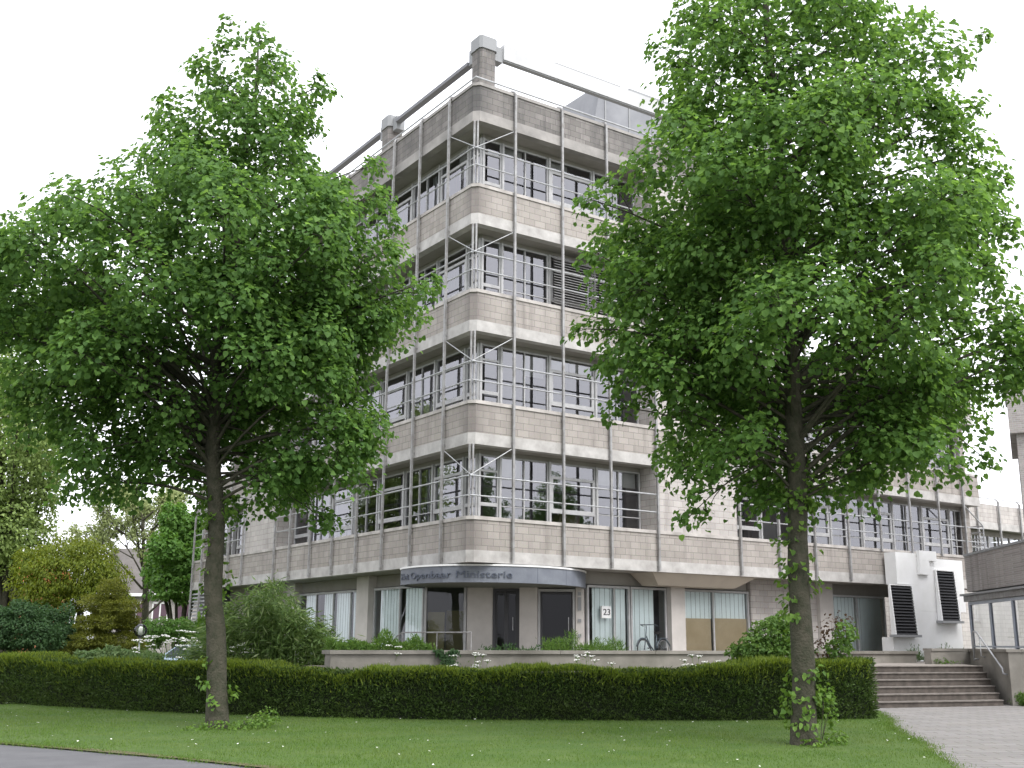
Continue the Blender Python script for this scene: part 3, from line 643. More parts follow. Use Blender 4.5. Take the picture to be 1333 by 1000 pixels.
m.prism([tuple((wa+pe*.32)[:2]), tuple((wa+pe*.3+Vector((9,-2.5,0)))[:2]), tuple((wa+pe*.3+Vector((9.1,-2.15,0)))[:2]), tuple((wa+pe*.33+sw*.4)[:2])], 0, 1.42)
wc = wb+su*1.5
m.prism([tuple(wc[:2]), tuple(wb[:2]), tuple((wb+sn*.3)[:2]), tuple((wc+sn*.3)[:2])], ZT-.1, 1.42)
mk('wall', m, m_conc, SW)
m = MB(); m.prism([tuple((wa-pe*.05-sw*.04)[:2]), tuple((wa+pe*.34-sw*.04)[:2]), tuple((wb+pe*.36)[:2]), tuple((wb-pe*.05)[:2])], 1.423, 1.5)
m.prism([tuple((wa+pe*.345-sw*.04)[:2]), tuple((wa+pe*.3+Vector((9,-2.56,0)))[:2]), tuple((wa+pe*.3+Vector((9.1,-2.1,0)))[:2]), tuple((wa+pe*.345+sw*.45)[:2])], 1.423, 1.5)
m.prism([tuple((wc-sn*.04)[:2]), tuple((wb-sn*.04-pe*.06)[:2]), tuple((wb+sn*.34-pe*.06)[:2]), tuple((wc+sn*.34)[:2])], 1.423, 1.5)
mk('coping', m, m_conc, SW)
hr = MB(); ha = wa+sw*.25-pe*.12; hb = wa+sw*2.75-pe*.12
hr.tube([hb+sw*.55+Vector((0,0,1.15)), hb+sw*.5+Vector((0,0,1.93)), hb+sw*.4+Vector((0,0,2.0)), hb+Vector((0,0,1.98)), ha+Vector((0,0,.98)), ha-sw*.02+Vector((0,0,.86)), ha+pe*.13+Vector((0,0,.82))], .026, 8)
for t_ in (.98,): hr.tube([hb+sw*.53+Vector((0,0,1.2)), hb+sw*.53+pe*.13+Vector((0,0,1.2))], .02, 6)
hr.tube([hb-sw*.3+Vector((0,0,1.85)), hb-sw*.3+Vector((0,0,1.3)), hb-sw*.3+pe*.13+Vector((0,0,1.25))], .018, 6)
tag(mk('stair_handrail', hr, m_rail, None, True, loc=tuple(ha)), 'bent galvanised handrail fixed to the wall by the steps', 'handrail')
# ------------------------------------------------------------------ bicycle
def bicycle():
    p0 = Vector((6.35,.05,ZT)); d = Vector((math.cos(R(14)), math.sin(R(14)), 0)); lean = Vector((-d.y,d.x,0))
    Bk = thing('bicycle', 'dark upright city bicycle parked against the office window', 'bicycle', p0)
    upv = (Vector((0,0,1))+lean*.13).normalized()
    P = lambda x, z, s=0: p0+d*x+upv*z+lean*s
    Rw = .345
    def ring(c, r, tr_, n=28, seg=6):
        m = MB(); vs = []; fs = []
        ax = d.cross(upv).normalized()
        for i in range(n):
            a = 2*math.pi*i/n; rd = d*math.cos(a)+upv*math.sin(a)
            for j in range(seg):
                b = 2*math.pi*j/seg; vs.append(c+rd*(r+tr_*math.cos(b))+ax*tr_*math.sin(b))
        for i in range(n):
            for j in range(seg): fs.append((i*seg+j,((i+1)%n)*seg+j,((i+1)%n)*seg+(j+1)%seg,i*seg+(j+1)%seg))
        return m.add(vs, fs)
    m_bk = mat('bicycle_paint', (.035,.05,.06), .35, 0, .5); m_rub = mat('rubber', (.02,.02,.02), .8)
    for x in (0, 1.08):
        w = mk('wheel', ring(P(x,Rw), Rw-.03, .012), m_rail, Bk, True)
        mk('tyre', ring(P(x,Rw), Rw-.012, .022), m_rub, w, True)
        sp = MB()
        for i in range(14):
            a = 2*math.pi*i/14; sp.tube([P(x,Rw), P(x+math.cos(a)*(Rw-.03),Rw+math.sin(a)*(Rw-.03))], .002, 3)
        sp.tube([P(x,Rw,-.05), P(x,Rw,.05)], .025, 8); mk('spokes', sp, m_rail, w)
        mg = MB(); pts = [P(x+math.cos(a)*(Rw+.03), Rw+math.sin(a)*(Rw+.03)) for a in [R(q) for q in range(20 if x else 10, 175, 15)]]
        mg.tube(pts, .022, 6); mk('mudguard', mg, m_bk, Bk, True)
    f = MB()
    f.tube([P(0,Rw), P(.1,.55), P(.22,.88), P(.26,1.02)], .018, 8)       # fork and head
    f.tube([P(.2,.8), P(.36,.5), P(.58,.28)], .02, 8); f.tube([P(.16,.66), P(.33,.4), P(.56,.25)], .017, 8)   # low curved tubes
    f.tube([P(.58,.26), P(.7,.62), P(.76,.84)], .018, 8); f.tube([P(.58,.26), P(1.08,Rw)], .014, 6); f.tube([P(.71,.64), P(1.08,Rw)], .012, 6)
    mk('frame', f, m_bk, Bk, True)
    h = MB(); h.tube([P(.26,1.0), P(.27,1.1)], .014, 8); h.tube([P(.5,1.08,-.27), P(.34,1.13,-.25), P(.25,1.12,-.08), P(.25,1.12,.08), P(.34,1.13,.25), P(.5,1.08,.27)], .013, 8)
    mk('handlebar', h, m_bk, Bk, True)
    s = MB(); s.add([P(.66,.9,0), P(.7,.92,.05), P(.84,.9,.11), P(.92,.92,.07), P(.92,.92,-.07), P(.84,.9,-.11), P(.7,.92,-.05), P(.68,.86,0), P(.85,.84,.09), P(.9,.85,0), P(.85,.84,-.09)],
        [(0,1,2,3,4,5,6),(0,7,1),(1,7,8,2),(2,8,3),(3,8,9),(3,9,4),(4,9,10),(4,10,5),(5,10,7,6),(6,7,0),(7,10,9,8)]); mk('saddle', s, m_rub, Bk)
    r = MB(); r.tube([P(.8,.72,-.05), P(1.3,.72,-.05)], .008, 5); r.tube([P(.8,.72,.05), P(1.3,.72,.05)], .008, 5); r.tube([P(1.25,.72,.05), P(1.1,Rw,.05)], .007, 5); r.tube([P(1.25,.72,-.05), P(1.1,Rw,-.05)], .007, 5); r.tube([P(1.3,.72,-.05), P(1.3,.72,.05)], .008, 5)
    mk('luggage_rack', r, m_bk, Bk)
    c = MB(); c.obox(P(.5,.2,-.06), d*.6+upv*.09, -lean*.03, upv*.14); mk('chain_case', c, m_rub, Bk)
    pd = MB(); pd.tube([P(.58,.27,-.06), P(.66,.12,-.1)], .012, 5); pd.tube([P(.58,.27,.06), P(.5,.42,.1)], .012, 5); pd.tube([P(.66,.12,-.1), P(.66,.12,-.2)], .02, 6); pd.tube([P(.5,.42,.1), P(.5,.42,.2)], .02, 6); mk('pedal', pd, m_rub, Bk)
bicycle()
# ------------------------------------------------------------------ buildings on the right
LK = thing('link_building', 'low office wing with glazed upper floor set back at far right', 'building', (32,6,0))
m = MB(); m.box(24.25, 44, 5.0, 5.3, zs[0]+1.27, zs[0]+1.27+.001)
mk('concrete_lintel', MB().box(24.25, 44, 4.98, 5.3, zs[1], zs[1]+.33), m_lintel, LK)
mk('block_parapet', MB().box(24.25, 44, 5.0, 5.3, zs[1]+.333, zs[1]+1.2), m_blockl, LK)
mk('block_wall', MB().box(24.25, 44, 5.0, 5.3, 0, zs[0]+1.2), m_blockl, LK)
mk('roof', MB().box(24.25, 44, 5.31, 14, zs[1]+.5, zs[1]+.7), m_soffit, LK)
mk('inner_wall', MB().box(24.25, 44, 9, 9.2, 0, zs[1]), m_white, LK)
mk('window_head', MB().box(24.25, 44, 5.6, 5.7, zs[1]-.25, zs[1]-.003), m_soffit, LK)
x = 24.4
while x < 42:
    w = MB(); w.box(x, x+.08, 5.6, 5.7, zs[0]+1.2, zs[1]-.25); w.box(x+.08, x+1.75, 5.6, 5.7, zs[0]+1.2, zs[0]+1.28); w.box(x+.9, x+.94, 5.6, 5.7, zs[0]+1.28, zs[1]-.25); w.box(x+.08,x+.9,5.6,5.69,zs[0]+1.7,zs[0]+1.78)
    wn = mk('window', w, m_frame, LK); mk('pane', MB().quad((x+.08,5.65,zs[0]+1.28),(x+1.78,5.65,zs[0]+1.28),(x+1.78,5.65,zs[1]-.25),(x+.08,5.65,zs[1]-.25)), m_glass, wn)
    p = MB(); p.box(x-.04, x+.04, 4.86, 4.94, zs[0]+.8, zs[1]+1.35); p.tube([(x,4.9,zs[1]+1.35),(x,5.05,zs[1]+1.5)], .035, 6); mk('facade_pole', p, m_pole, LK)
    x += 1.8
m = MB()
for h in (1.8,2.35): m.tube([(24.3,4.9,zs[0]+h),(44,4.9,zs[0]+h)], .028, 6)
m.tube([(24.3,5.05,zs[1]+1.5),(44,5.05,zs[1]+1.5)], .025, 6); mk('guard_rail', m, m_rail, LK)
A1 = at(1256,735,39.5); A1b = at(1424,700,29)
AX = thing('brick_annex', 'brown brick annex above the glass entrance at the right edge', 'building', (A1.x,A1.y,0))
ad = Vector((A1b.x-A1.x, A1b.y-A1.y, 0)).normalized(); an = Vector((-ad.y, ad.x, 0))
if an.dot(RT0) < 0: an = -an
P0 = Vector((A1.x,A1.y,0))
LEN = 11
m = MB(); m.obox(P0+Vector((0,0,3.45)), ad*LEN, an*5, Vector((0,0,1.25))); mk('brick_wall', m, m_brown, AX)
m = MB(); m.obox(P0-an*.03+Vector((0,0,4.703)), ad*LEN, an*.4, Vector((0,0,.08))); mk('coping', m, m_cap, AX)
GP = thing('glass_entrance', 'grey framed glass entrance pavilion at right behind the low wall', 'pavilion', tuple(P0))
m = MB(); m.obox(P0-an*.25+Vector((0,0,3.3))-ad*.1, ad*LEN, an*.9, Vector((0,0,.07))); mk('roof', m, m_cap, GP)
m = MB(); m.obox(P0-an*.15+Vector((0,0,3.1)), ad*LEN, an*.3, Vector((0,0,.196))); mk('roof_glazing', m, m_pole, GP)
s_ = .3; m_gf = mat('grey_blue_frame', (.36,.39,.44), .5)
while s_ < LEN-2.2:
    f = MB(); b0 = P0-an*.1+ad*s_+Vector((0,0,ZT))
    f.obox(b0, ad*.1, an*.1, Vector((0,0,2.05))); f.obox(b0+ad*.1+Vector((0,0,1.95)), ad*2.0, an*.08, Vector((0,0,.1))); f.obox(b0+ad*.1, ad*2.0, an*.08, Vector((0,0,.1))); f.obox(b0+ad*.1+Vector((0,0,.5)), ad*2.0, an*.06, Vector((0,0,.05)))
    w = mk('window', f, m_gf, GP); g_ = b0+an*.04+ad*.1; mk('pane', MB().quad(g_, g_+ad*2.0, g_+ad*2.0+Vector((0,0,2)), g_+Vector((0,0,2))), m_glass, w)
    s_ += 2.12
m = MB(); m.obox(P0+an*2.2+Vector((0,0,0)), ad*LEN, an*.2, Vector((0,0,3.4))); mk('inner_wall', m, m_room, GP)
m = MB(); m.obox(P0-an*.3+Vector((0,0,-.1)), ad*LEN, an*3, Vector((0,0,ZT+.08))); mk('base', m, m_conc, GP)
T1 = at(1317,600,34)
TW = thing('brick_tower', 'tall brown brick building with corbelled top at the right edge', 'building', (T1.x,T1.y,0))
t0 = Vector((T1.x,T1.y,0)); tn = (t0-CAM); tn.z = 0; tn.normalize(); td = Vector((tn.y,-tn.x,0)); t0 = t0+td*.2
m = MB(); m.obox(t0, td*6, tn*5, Vector((0,0,8.0))); mk('brick_wall', m, m_brown, TW)
m = MB(); m.obox(t0-td*.18-tn*.18+Vector((0,0,8.0)), td*6.4, tn*5.4, Vector((0,0,1.9))); mk('corbelled_top', m, m_brown, TW)
m = MB(); m.obox(t0-td*.23-tn*.23+Vector((0,0,9.903)), td*6.6, tn*5.6, Vector((0,0,.12))); mk('coping', m, m_cap, TW)
# ------------------------------------------------------------------ distant houses on the left
def house(px, D, w, dep, he, hr_, label, roofm, wallm, rot, nm='brick_house'):
    p = at(px, 800, D); p.z = 0; H = thing(nm, label, 'house', tuple(p))
    u = Vector((math.cos(rot), math.sin(rot), 0)); n = Vector((-u.y,u.x,0)); a = p-u*w/2
    m = MB(); m.obox(a, u*w, n*dep, Vector((0,0,he))); mk('wall', m, wallm, H)
    z = Vector((0,0,1)); o_ = .35
    e = [a-u*o_-n*o_+z*he, a+u*(w+o_)-n*o_+z*he, a+u*(w+o_)+n*(dep+o_)+z*he, a-u*o_+n*(dep+o_)+z*he]; r0 = a-u*o_+n*dep/2+z*(he+hr_); r1 = a+u*(w+o_)+n*dep/2+z*(he+hr_)
    m = MB(); m.add(e+[r0,r1], [(0,1,5,4),(2,3,4,5),(0,4,3),(1,2,5),(3,2,1,0)]); rf = mk('roof', m, roofm, H)
    m = MB(); m.obox(e[0]-n*.05-z*.12, u*(w+2*o_), n*.05, z*.2)
    m.tube([e[0],r0], .09, 4); m.tube([e[3],r0], .09, 4); mk('white_verge', m, m_wbeam, rf)
    for i in range(int(w/1.6)):
        c = a+u*(.5+i*1.6)-n*.03+z*(he-1.9); m = MB()
        for s0 in (0,.5,1.0): m.obox(c+u*s0, u*.09, n*.06, z*1.4)
        m.obox(c+z*1.3, u*1.09, n*.06, z*.1); wn = mk('window', m, m_wbeam, H)
        mk('pane', MB().quad(c+u*.05+n*.02, c+u*1.05+n*.02, c+u*1.05+n*.02+z*1.3, c+u*.05+n*.02+z*1.3), mat('far_glass', (.1,.06,.08), .2), wn)
m_tile = mat('dark_roof_tile', (.1,.09,.085), .8, var=(.13,.12,.11), vscale=2)
house(213, 75, 9, 7, 4.6, 3.4, 'low house with dark tiled roof and white window posts far behind the garden', m_tile, m_brown, YAW-R(90)+.08)
house(-14, 80, 6, 6, 5.6, 2.0, 'red brick house just showing at the left edge behind the golden shrub', mat('red_tile', (.45,.12,.06), .8), mat('red_brick', (.4,.16,.09), .9), YAW-R(90)-.1, 'red_house')
# ------------------------------------------------------------------ garden lamp and car
lp = at(183, 821, 31)
LM = thing('garden_lamp', 'clear globe garden lamp on a short grey post beside the golden conifer', 'lamp', (lp.x,lp.y,0))
mk('post', MB().tube([(lp.x,lp.y,0),(lp.x,lp.y,lp.z-.19)], .025, 8), m_rail, LM)
mk('collar', MB().lathe([(.0,-.2),(.07,-.2),(.07,-.15),(0,-.15)], lp, 12), m_dframe, LM)
prof = [(max(.0005,.185*math.sin(math.pi*i/14)), -.185*math.cos(math.pi*i/14)) for i in range(15)]
mk('globe', MB().lathe(prof, lp, 24), glassmat('smoked_globe', (.72,.74,.7), 1.45, .05), LM, True)
mk('bulb', MB().lathe([(.0005,-.12),(.06,-.1),(.062,.06),(.03,.11),(.0005,.12)], lp, 12), m_white, LM, True)
def car():
    p = at(253, 850, 40); p.z = 0; C_ = thing('parked_car', 'pale blue parked car glimpsed behind the white flowers', 'car', tuple(p))
    u = Vector((.9,-.44,0)); n = Vector((.44,.9,0)); z = Vector((0,0,1)); Q = lambda x, y, h: p+u*x+n*y+z*h
    side = [(-2,.35),(-2.05,.75),(-1.75,.92),(-1.1,.98),(-.5,1.42),(.75,1.45),(1.5,1.0),(2.0,.85),(2.05,.4)]
    m = MB(); k_ = len(side); m.add([Q(x,-.8 if h < 1 else -.66,h) for x, h in side]+[Q(x,.8 if h < 1 else .66,h) for x, h in side], [tuple(range(k_)), tuple(range(k_,2*k_))[::-1]]+[(i,(i+1)%k_,k_+(i+1)%k_,k_+i)[::-1] for i in range(k_)])
    b = mk('body', m, mat('pale_blue_paint', (.4,.5,.62), .25, .2, .5), C_)
    m = MB(); m.quad(Q(-1.0,-.79,1.0),Q(1.35,-.79,1.0),Q(.7,-.69,1.4),Q(-.5,-.69,1.4)); m.quad(Q(-1.12,-.6,1.0),Q(-1.12,.6,1.0),Q(-.55,.58,1.41),Q(-.55,-.58,1.41)); mk('window', m, mat('car_glass', (.03,.04,.05), .1), C_)
    for x in (-1.3,1.3):
        for y in (-.75,.75):
            m = MB(); m.tube([Q(x,y-.09,.31),Q(x,y+.09,.31)], .31, 18); w = mk('wheel', m, m_dframe, C_)
car()
# ------------------------------------------------------------------ lime trees
LOBE_L = [(340,42,.3),(352,85,.45),(275,85,.42),(225,150,.4),(422,112,.3),(400,160,.45),(195,212,.4),(108,272,.42),(40,290,.4),(0,320,.45),(-30,380,.6),(30,430,.6),(65,555,.5),(112,640,.36),(150,595,.5),(200,640,.35),(585,366,.24),(572,380,.3),(550,395,.36),(535,405,.45),(520,420,.5),(505,215,.3),(520,290,.4),(445,680,.26),(500,255,.42),(520,330,.5),(490,470,.5),(515,560,.45),(430,615,.55),(437,672,.32),(395,640,.45),(480,610,.45),(310,260,.5),(240,560,.5),(330,560,.5)]
LOBE_R = [(750,428,.28),(785,470,.35),(800,530,.35),(765,262,.35),(770,330,.4),(862,65,.36),(900,15,.45),(1243,75,.26),(1260,140,.3),(1190,25,.4),(1302,305,.28),(1285,235,.3),(1330,430,.45),(1290,400,.45),(1300,500,.45),(1345,490,.4),(890,672,.3),(880,610,.42),(992,650,.36),(1000,600,.45),(1225,610,.36),(1268,595,.3),(1150,590,.45),(1110,600,.36),(1180,550,.45),(940,590,.45),(1000,420,.5),(1120,150,.5)]
ENV_L = [(14.6,.05,.05),(13.55,.85,1.1),(12.67,1.6,1.5),(11.79,2.2,1.6),(10.76,2.9,2.1),(10.1,3.5,2.75),(9.5,4.6,3.2),(8.94,5.8,3.7),(8.29,5.75,4.05),(7.65,5.4,3.6),(6.54,4.6,3.35),(5.62,3.8,3.6),(4.71,3.1,3.5),(4.1,2.5,2.9),(3.4,1.0,2.4)]
ENV_R = [(16.2,.1,.1),(14.74,.8,1.4),(13.43,1.4,2.3),(12.63,1.85,3.1),(11.84,2.05,3.4),(11.07,2.25,3.8),(10.3,2.8,3.8),(9.56,3.4,4.05),(8.82,3.55,4.15),(8.1,3.65,4.3),(7.11,3.8,4.6),(6.28,3.3,4.5),(5.73,3.15,4.3),(5.19,2.5,3.4),(4.65,2.3,3.4),(4.13,2.1,3.0),(3.5,1.9,1.0)]
def bez(p0, p1, p2, n):
    return [p0*(1-t)**2+p1*2*t*(1-t)+p2*t*t for t in [i/(n-1) for i in range(n)]]
def lime(name, label, base, env, r0, z_first, nlimb, seed, lmat, leaf=.125, group=None, dens=1.0, shoots=True, rtv=None, lobes=(), zfront=0, nshoot=42, lean=((0,0),(20,0))):
    rs = np.random.RandomState(seed); rr = random.Random(seed)
    base = Vector(base); T = thing(name, label, 'tree', base, group)
    ez = np.array([e[0] for e in env])[::-1]; el = np.array([e[1] for e in env])[::-1]; er = np.array([e[2] for e in env])[::-1]
    H = env[0][0]; rt = rtv or RT0
    def radius(z, az):
        a, b = np.interp(z, ez, el), np.interp(z, ez, er); c = math.cos(az); mid = (a+b)*.5*.95
        return (b if c > 0 else a)*c*c + mid*(1-c*c)
    rt_ang = math.atan2(rt.y, rt.x)
    wob = [(rr.uniform(-.07,.07), rr.uniform(-.07,.07)) for _ in range(18)]
    zt_ = [i/17 for i in range(18)]
    tp = lambda z: Vector((np.interp(z/H, zt_, [w[0] for w in wob])*min(1,z/2), np.interp(z/H, zt_, [w[1] for w in wob])*min(1,z/2), z))+rt*float(np.interp(z, [l_[0] for l_ in lean], [l_[1] for l_ in lean]))
    tk = MB(); zz = [-.1,0,.12,.35,.8,1.3,1.8,2.3,2.8,3.3,3.8,4.4,5,6,7,8,9,10,11,12,13,14,15]; zz = [z for z in zz if z < H*.97]
    fl = lambda z: r0*(1.18 if z <= 0 else 1.1 if z < .2 else 1.03 if z < .5 else 1)*max(.04, (1-z/H)**.75)*(1+.05*math.sin(z*5.1))
    tk.tube([base+tp(max(z,0))+Vector((0,0,min(z,0))) for z in zz], [fl(z) for z in zz], 14)
    mk('trunk', tk, m_bark, T, True)
    lb = MB(); tw = MB(); CC = []; NN = []; TT = []
    ga = rr.uniform(0, 6)
    zlo, zhi = env[-1][0]+.75, H
    zgrid = np.linspace(zlo, zhi-.15, 200); wts = np.array([np.interp(z, ez, (el+er))**1.5+.3 for z in zgrid]); cdf = np.cumsum(wts)/wts.sum()
    D0 = (base-CAM).dot(Vector((FW.x,FW.y,0)).normalized())
    fh = Vector((FW.x,FW.y,0)).normalized()
    for i in range(nlimb+len(lobes)):
        zt = float(np.interp(min(1,(i+rr.random())/nlimb), cdf, zgrid)); ga += 2.39996+rr.uniform(-.3,.3)
        Rm = float(radius(zt, ga)); q = rr.random()
        rc = min(rr.uniform(.42,.86), .3+Rm*.25)
        Re = max(.05, Rm*.96-rc*.8)*(rr.uniform(.86,1.06) if q < .68 else rr.uniform(.35,.85))
        az = ga+rt_ang; od = Vector((math.cos(az), math.sin(az), 0))
        if zfront and i < nlimb and zt < zfront and od.dot(fh) < .45:
            if abs(od.dot(RT0)) < .8 or zt < 4.6: continue
        if i >= nlimb:
            lx, ly, rc = lobes[i-nlimb]; dv = FW+RT*((lx-666.5)/F_PX)-UP*((ly-500)/F_PX); q_ = CAM+dv*((D0+rr.uniform(-.9,.6))/dv.dot(fh))-base
            zt = q_.z; Re = math.hypot(q_.x, q_.y); od = Vector((q_.x, q_.y, 0)).normalized()
        zs_ = zt-Re*rr.uniform(.25,.75)
        zs_ = max(zs_, z_first+rr.uniform(0,2.3)); zs_ = min(zs_, H-.5)
        p0 = base+tp(zs_); p2 = base+tp(min(zt,H-.1)); p2 = Vector((p2.x,p2.y,base.z+zt))+od*Re
        p1 = (p0+p2)/2+Vector((0,0,Re*rr.uniform(.08,.2)+max(0,zs_-zt)*.5))+Vector((rr.uniform(-.3,.3),rr.uniform(-.3,.3),0))
        n = 7; path = bez(p0,p1,p2,n); rb = .013+.009*Re
        lb.tube(path, [rb*(1-.8*j/(n-1)) for j in range(n)], 5, False)
        # sprays: drooping clumps of leaves on short twigs round the limb's outer half
        subs = [(p2, rc, od)]
        for j in range(int(1+Re*1.1)):
            t = rr.uniform(.3,.95); fi = t*(n-1); a = min(int(fi), n-2); p = path[a].lerp(path[a+1], fi-a); dr = (path[a+1]-path[a]).normalized()
            sd_ = Vector((-dr.y,dr.x,0)).normalized()*(1 if j%2 else -1)
            e = p+(sd_*rr.uniform(.4,1)+dr*rr.uniform(0,.7)+Vector((0,0,rr.uniform(-.25,.4)))).normalized()*rr.uniform(.35,.95)
            tw.tube([p,(p+e)/2+Vector((0,0,.05)),e],[.012,.008,.004],3,False); subs.append((e, rc*rr.uniform(.5,.85), (od+sd_*.5).normalized()))
        for c, r_, o_ in subs:
            m_ = int(dens*235*(r_/.6)**2*rr.uniform(.75,1.15))+14
            d = unit(rs.normal(0,1,(m_,3))+np.array(o_)*.35+np.array([0,0,.25])); rad = (.25+.75*rs.rand(m_)**.5)[:,None]
            lump = 1+.22*np.sin(d[:,:1]*5+i)+.18*np.sin(d[:,1:2]*6+i*2)+.15*np.sin(d[:,2:]*7+i*3)
            off = d*rad*lump*r_*np.array([1,1,.85]); off[:,2] -= .35*r_*(np.hypot(off[:,0],off[:,1])/r_)**1.5
            CC.append(np.array(c)+off); NN.append(d*.55+np.array(o_)*.25+np.array([0,0,.65])+rs.normal(0,.38,(m_,3))); TT.append(d*.45+np.array(o_)*.3+np.array([0,0,-.75])+rs.normal(0,.4,(m_,3)))
            for q_ in range(5):
                k_ = rs.randint(m_); tw.tube([c, c+Vector(off[k_])*.5+Vector((0,0,.05)), c+Vector(off[k_])],[.007,.005,.002],3,False)
    mk('limbs', lb, m_bark, T, True); mk('twigs', tw, m_twig, T)
    C = np.concatenate(CC); N = unit(np.concatenate(NN)); Td = np.concatenate(TT); n = len(C)
    L = leaf*rs.uniform(.6,1.25,n)
    V, Fq = leaves(C, N, Td, L, L*rs.uniform(.85,1.05,n)); npmesh('crown', V, Fq, lmat, T)
    print(name, 'leaves', n)
    if shoots:
        LC = []; st_ = MB()
        for i in range(nshoot):
            z = rr.choice([rr.uniform(.2,1.2), rr.uniform(1.5,4.2), rr.uniform(2.0,4.6)]); a = rr.uniform(0,6.28); o_ = Vector((math.cos(a),math.sin(a),0)); b = base+tp(z)+o_*fl(z)*.9
            l_ = rr.uniform(.08,.3); e = b+o_*l_*.8+Vector((0,0,l_*rr.uniform(-.1,.9))); st_.tube([b,e],[.006,.003],3,False)
            for q_ in range(rr.randint(4,11)): LC.append(b.lerp(e, rr.uniform(.1,1)))
        C = np.array([tuple(c) for c in LC]); n = len(C); C = C+rnd(rs,n,.05); O = unit((C-np.array(base))*np.array([1,1,0])+1e-6)
        V, Fq = leaves(C, unit(O*.7+np.array([0,0,.6])+rnd(rs,n,.4)), O*.5+np.array([0,0,-.7])+rnd(rs,n,.4), rs.uniform(.06,.12,n), rs.uniform(.06,.11,n))
        sh = npmesh('trunk_shoots', V, Fq, m_shoot, T)
    return T
TL = lime('lime_tree', 'broad lime tree on the left, crown tapering to a point against the sky', (-8.73,-5.3,0), ENV_L, .195, 4.1, 118, 5, m_leafB, .112, 'lime trees on the lawn', lobes=LOBE_L, dens=.86, zfront=6.2, lean=((0,0),(3,-.25),(5,-.46),(8,-.45),(12,-.12),(15,0)))
TR = lime('lime_tree', 'tall lime tree before the right wing, its top cut off by the frame', (-1.87,-13.16,0), ENV_R, .2, 3.7, 118, 11, m_leafA, .108, 'lime trees on the lawn', lobes=LOBE_R, nshoot=85, dens=.88, zfront=6.0, lean=((0,0),(5,.15),(8,.12),(16,0)))
def copy_tree(o, parent=None):
    c = o.copy(); COL.objects.link(c)
    if parent is not None: c.parent = parent
    for ch in list(o.children): copy_tree(ch, c)
    return c
for x, y, a in ((24,-36,.6),(34,-40,2.0),(45,-58,3.3),(-30,24,1.2),(-36,38,4.0)):
    c = copy_tree(TL); c.location = (x,y,0); c.rotation_euler = (0,0,a)
    c['label'] = 'lime tree across the road, seen only mirrored in the lower office windows'; c['group'] = 'lime trees across the road'
# ------------------------------------------------------------------ hedge
def resample(P, step):
    P = [Vector(p) for p in P]; out = [P[0]]
    for a, b in zip(P[:-1], P[1:]):
        k_ = max(1, int((b-a).length/step))
        for i in range(1, k_+1): out.append(a.lerp(b, i/k_))
    return out
hf = spline([Vector((x,y,h)) for x, y, h in ((-13.0,12.5,1.2),(-11.9,8.5,1.18),(-10.6,5.11,1.15),(-8.9,1.05,1.1),(-7.4,-1.6,1.07),(-4.95,-4.6,1.03),(-2.4,-6.5,1.05),(-.2,-7.8,1.1),(1.9,-8.85,1.18),(4.3,-9.7,1.27))], 6)
hn = []
for i in range(len(hf)):
    t = hf[min(i+1,len(hf)-1)]-hf[max(i-1,0)]; t.z = 0; t.normalize(); hn.append(Vector((-t.y,t.x,0)))
HW = 1.25
HG = thing('hedge', 'long dark clipped yew hedge with bright new growth along its top', 'hedge', tuple(Vector((hf[20].x,hf[20].y,0))))
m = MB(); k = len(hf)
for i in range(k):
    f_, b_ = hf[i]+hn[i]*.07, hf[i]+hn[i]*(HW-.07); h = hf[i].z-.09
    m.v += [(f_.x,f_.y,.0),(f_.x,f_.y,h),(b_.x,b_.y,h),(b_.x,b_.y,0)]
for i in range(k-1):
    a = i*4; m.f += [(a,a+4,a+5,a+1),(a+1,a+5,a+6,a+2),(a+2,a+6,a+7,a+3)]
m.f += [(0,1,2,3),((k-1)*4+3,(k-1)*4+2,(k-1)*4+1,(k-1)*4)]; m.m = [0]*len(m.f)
mk('inner_core', m, m_core, HG)  # solid near-black core filling the hedge behind its leaves
rs = np.random.RandomState(3)
seg = np.array([tuple(p) for p in hf]); nn = np.array([tuple(p) for p in hn]); dl = np.linalg.norm(np.diff(seg[:,:2],axis=0),axis=1); cl = np.concatenate([[0],np.cumsum(dl)])
def hpt(s):
    return np.stack([np.interp(s,cl,seg[:,j]) for j in range(3)],1), unit(np.stack([np.interp(s,cl,nn[:,j]) for j in range(3)],1))
def slow(s): return .05*np.sin(s*.9+1)+.04*np.sin(s*1.7)+.025*np.sin(s*4.3+2)
def wave(s, q): return np.sin(s*2.3+q)*.5+np.sin(s*5.1+q*2)*.3+np.sin(s*11.7+q*3)*.2
n = 85000; s = rs.uniform(0,cl[-1],n); P_, Nn = hpt(s); zf = rs.uniform(0,1,n)**.9
C = P_*[1,1,0]+Nn*(-.0+.05*wave(s+zf*3,zf*4)[:,None]+rs.uniform(-.03,.13,n)[:,None]); C[:,2] = zf*(P_[:,2]-.02)
D_ = unit(-Nn*.7+rnd(rs,n,.55)+np.array([0,0,.35])); Sd = unit(np.cross(D_, rnd(rs,n,1)))
V1, F1 = blades(C, D_, Sd, rs.uniform(.045,.1,n), rs.uniform(.018,.035,n))
n = 30000; s = rs.uniform(0,cl[-1],n); P_, Nn = hpt(s); w_ = rs.uniform(0,HW,n); C = P_*[1,1,0]+Nn*w_[:,None]; C[:,2] = P_[:,2]-.06+slow(s)+.03*wave(s,w_)+rs.uniform(-.06,.03,n)
D_ = unit(np.array([0,0,.8])+rnd(rs,n,.5)); Sd = unit(np.cross(D_, rnd(rs,n,1)))
V2, F2 = blades(C, D_, Sd, rs.uniform(.05,.1,n), rs.uniform(.02,.035,n))
n = 9000; u_ = rs.uniform(0,HW,n); e_ = np.array(hf[-1]); nv = np.array(hn[-1]); tv = np.array([nv[1],-nv[0],0])
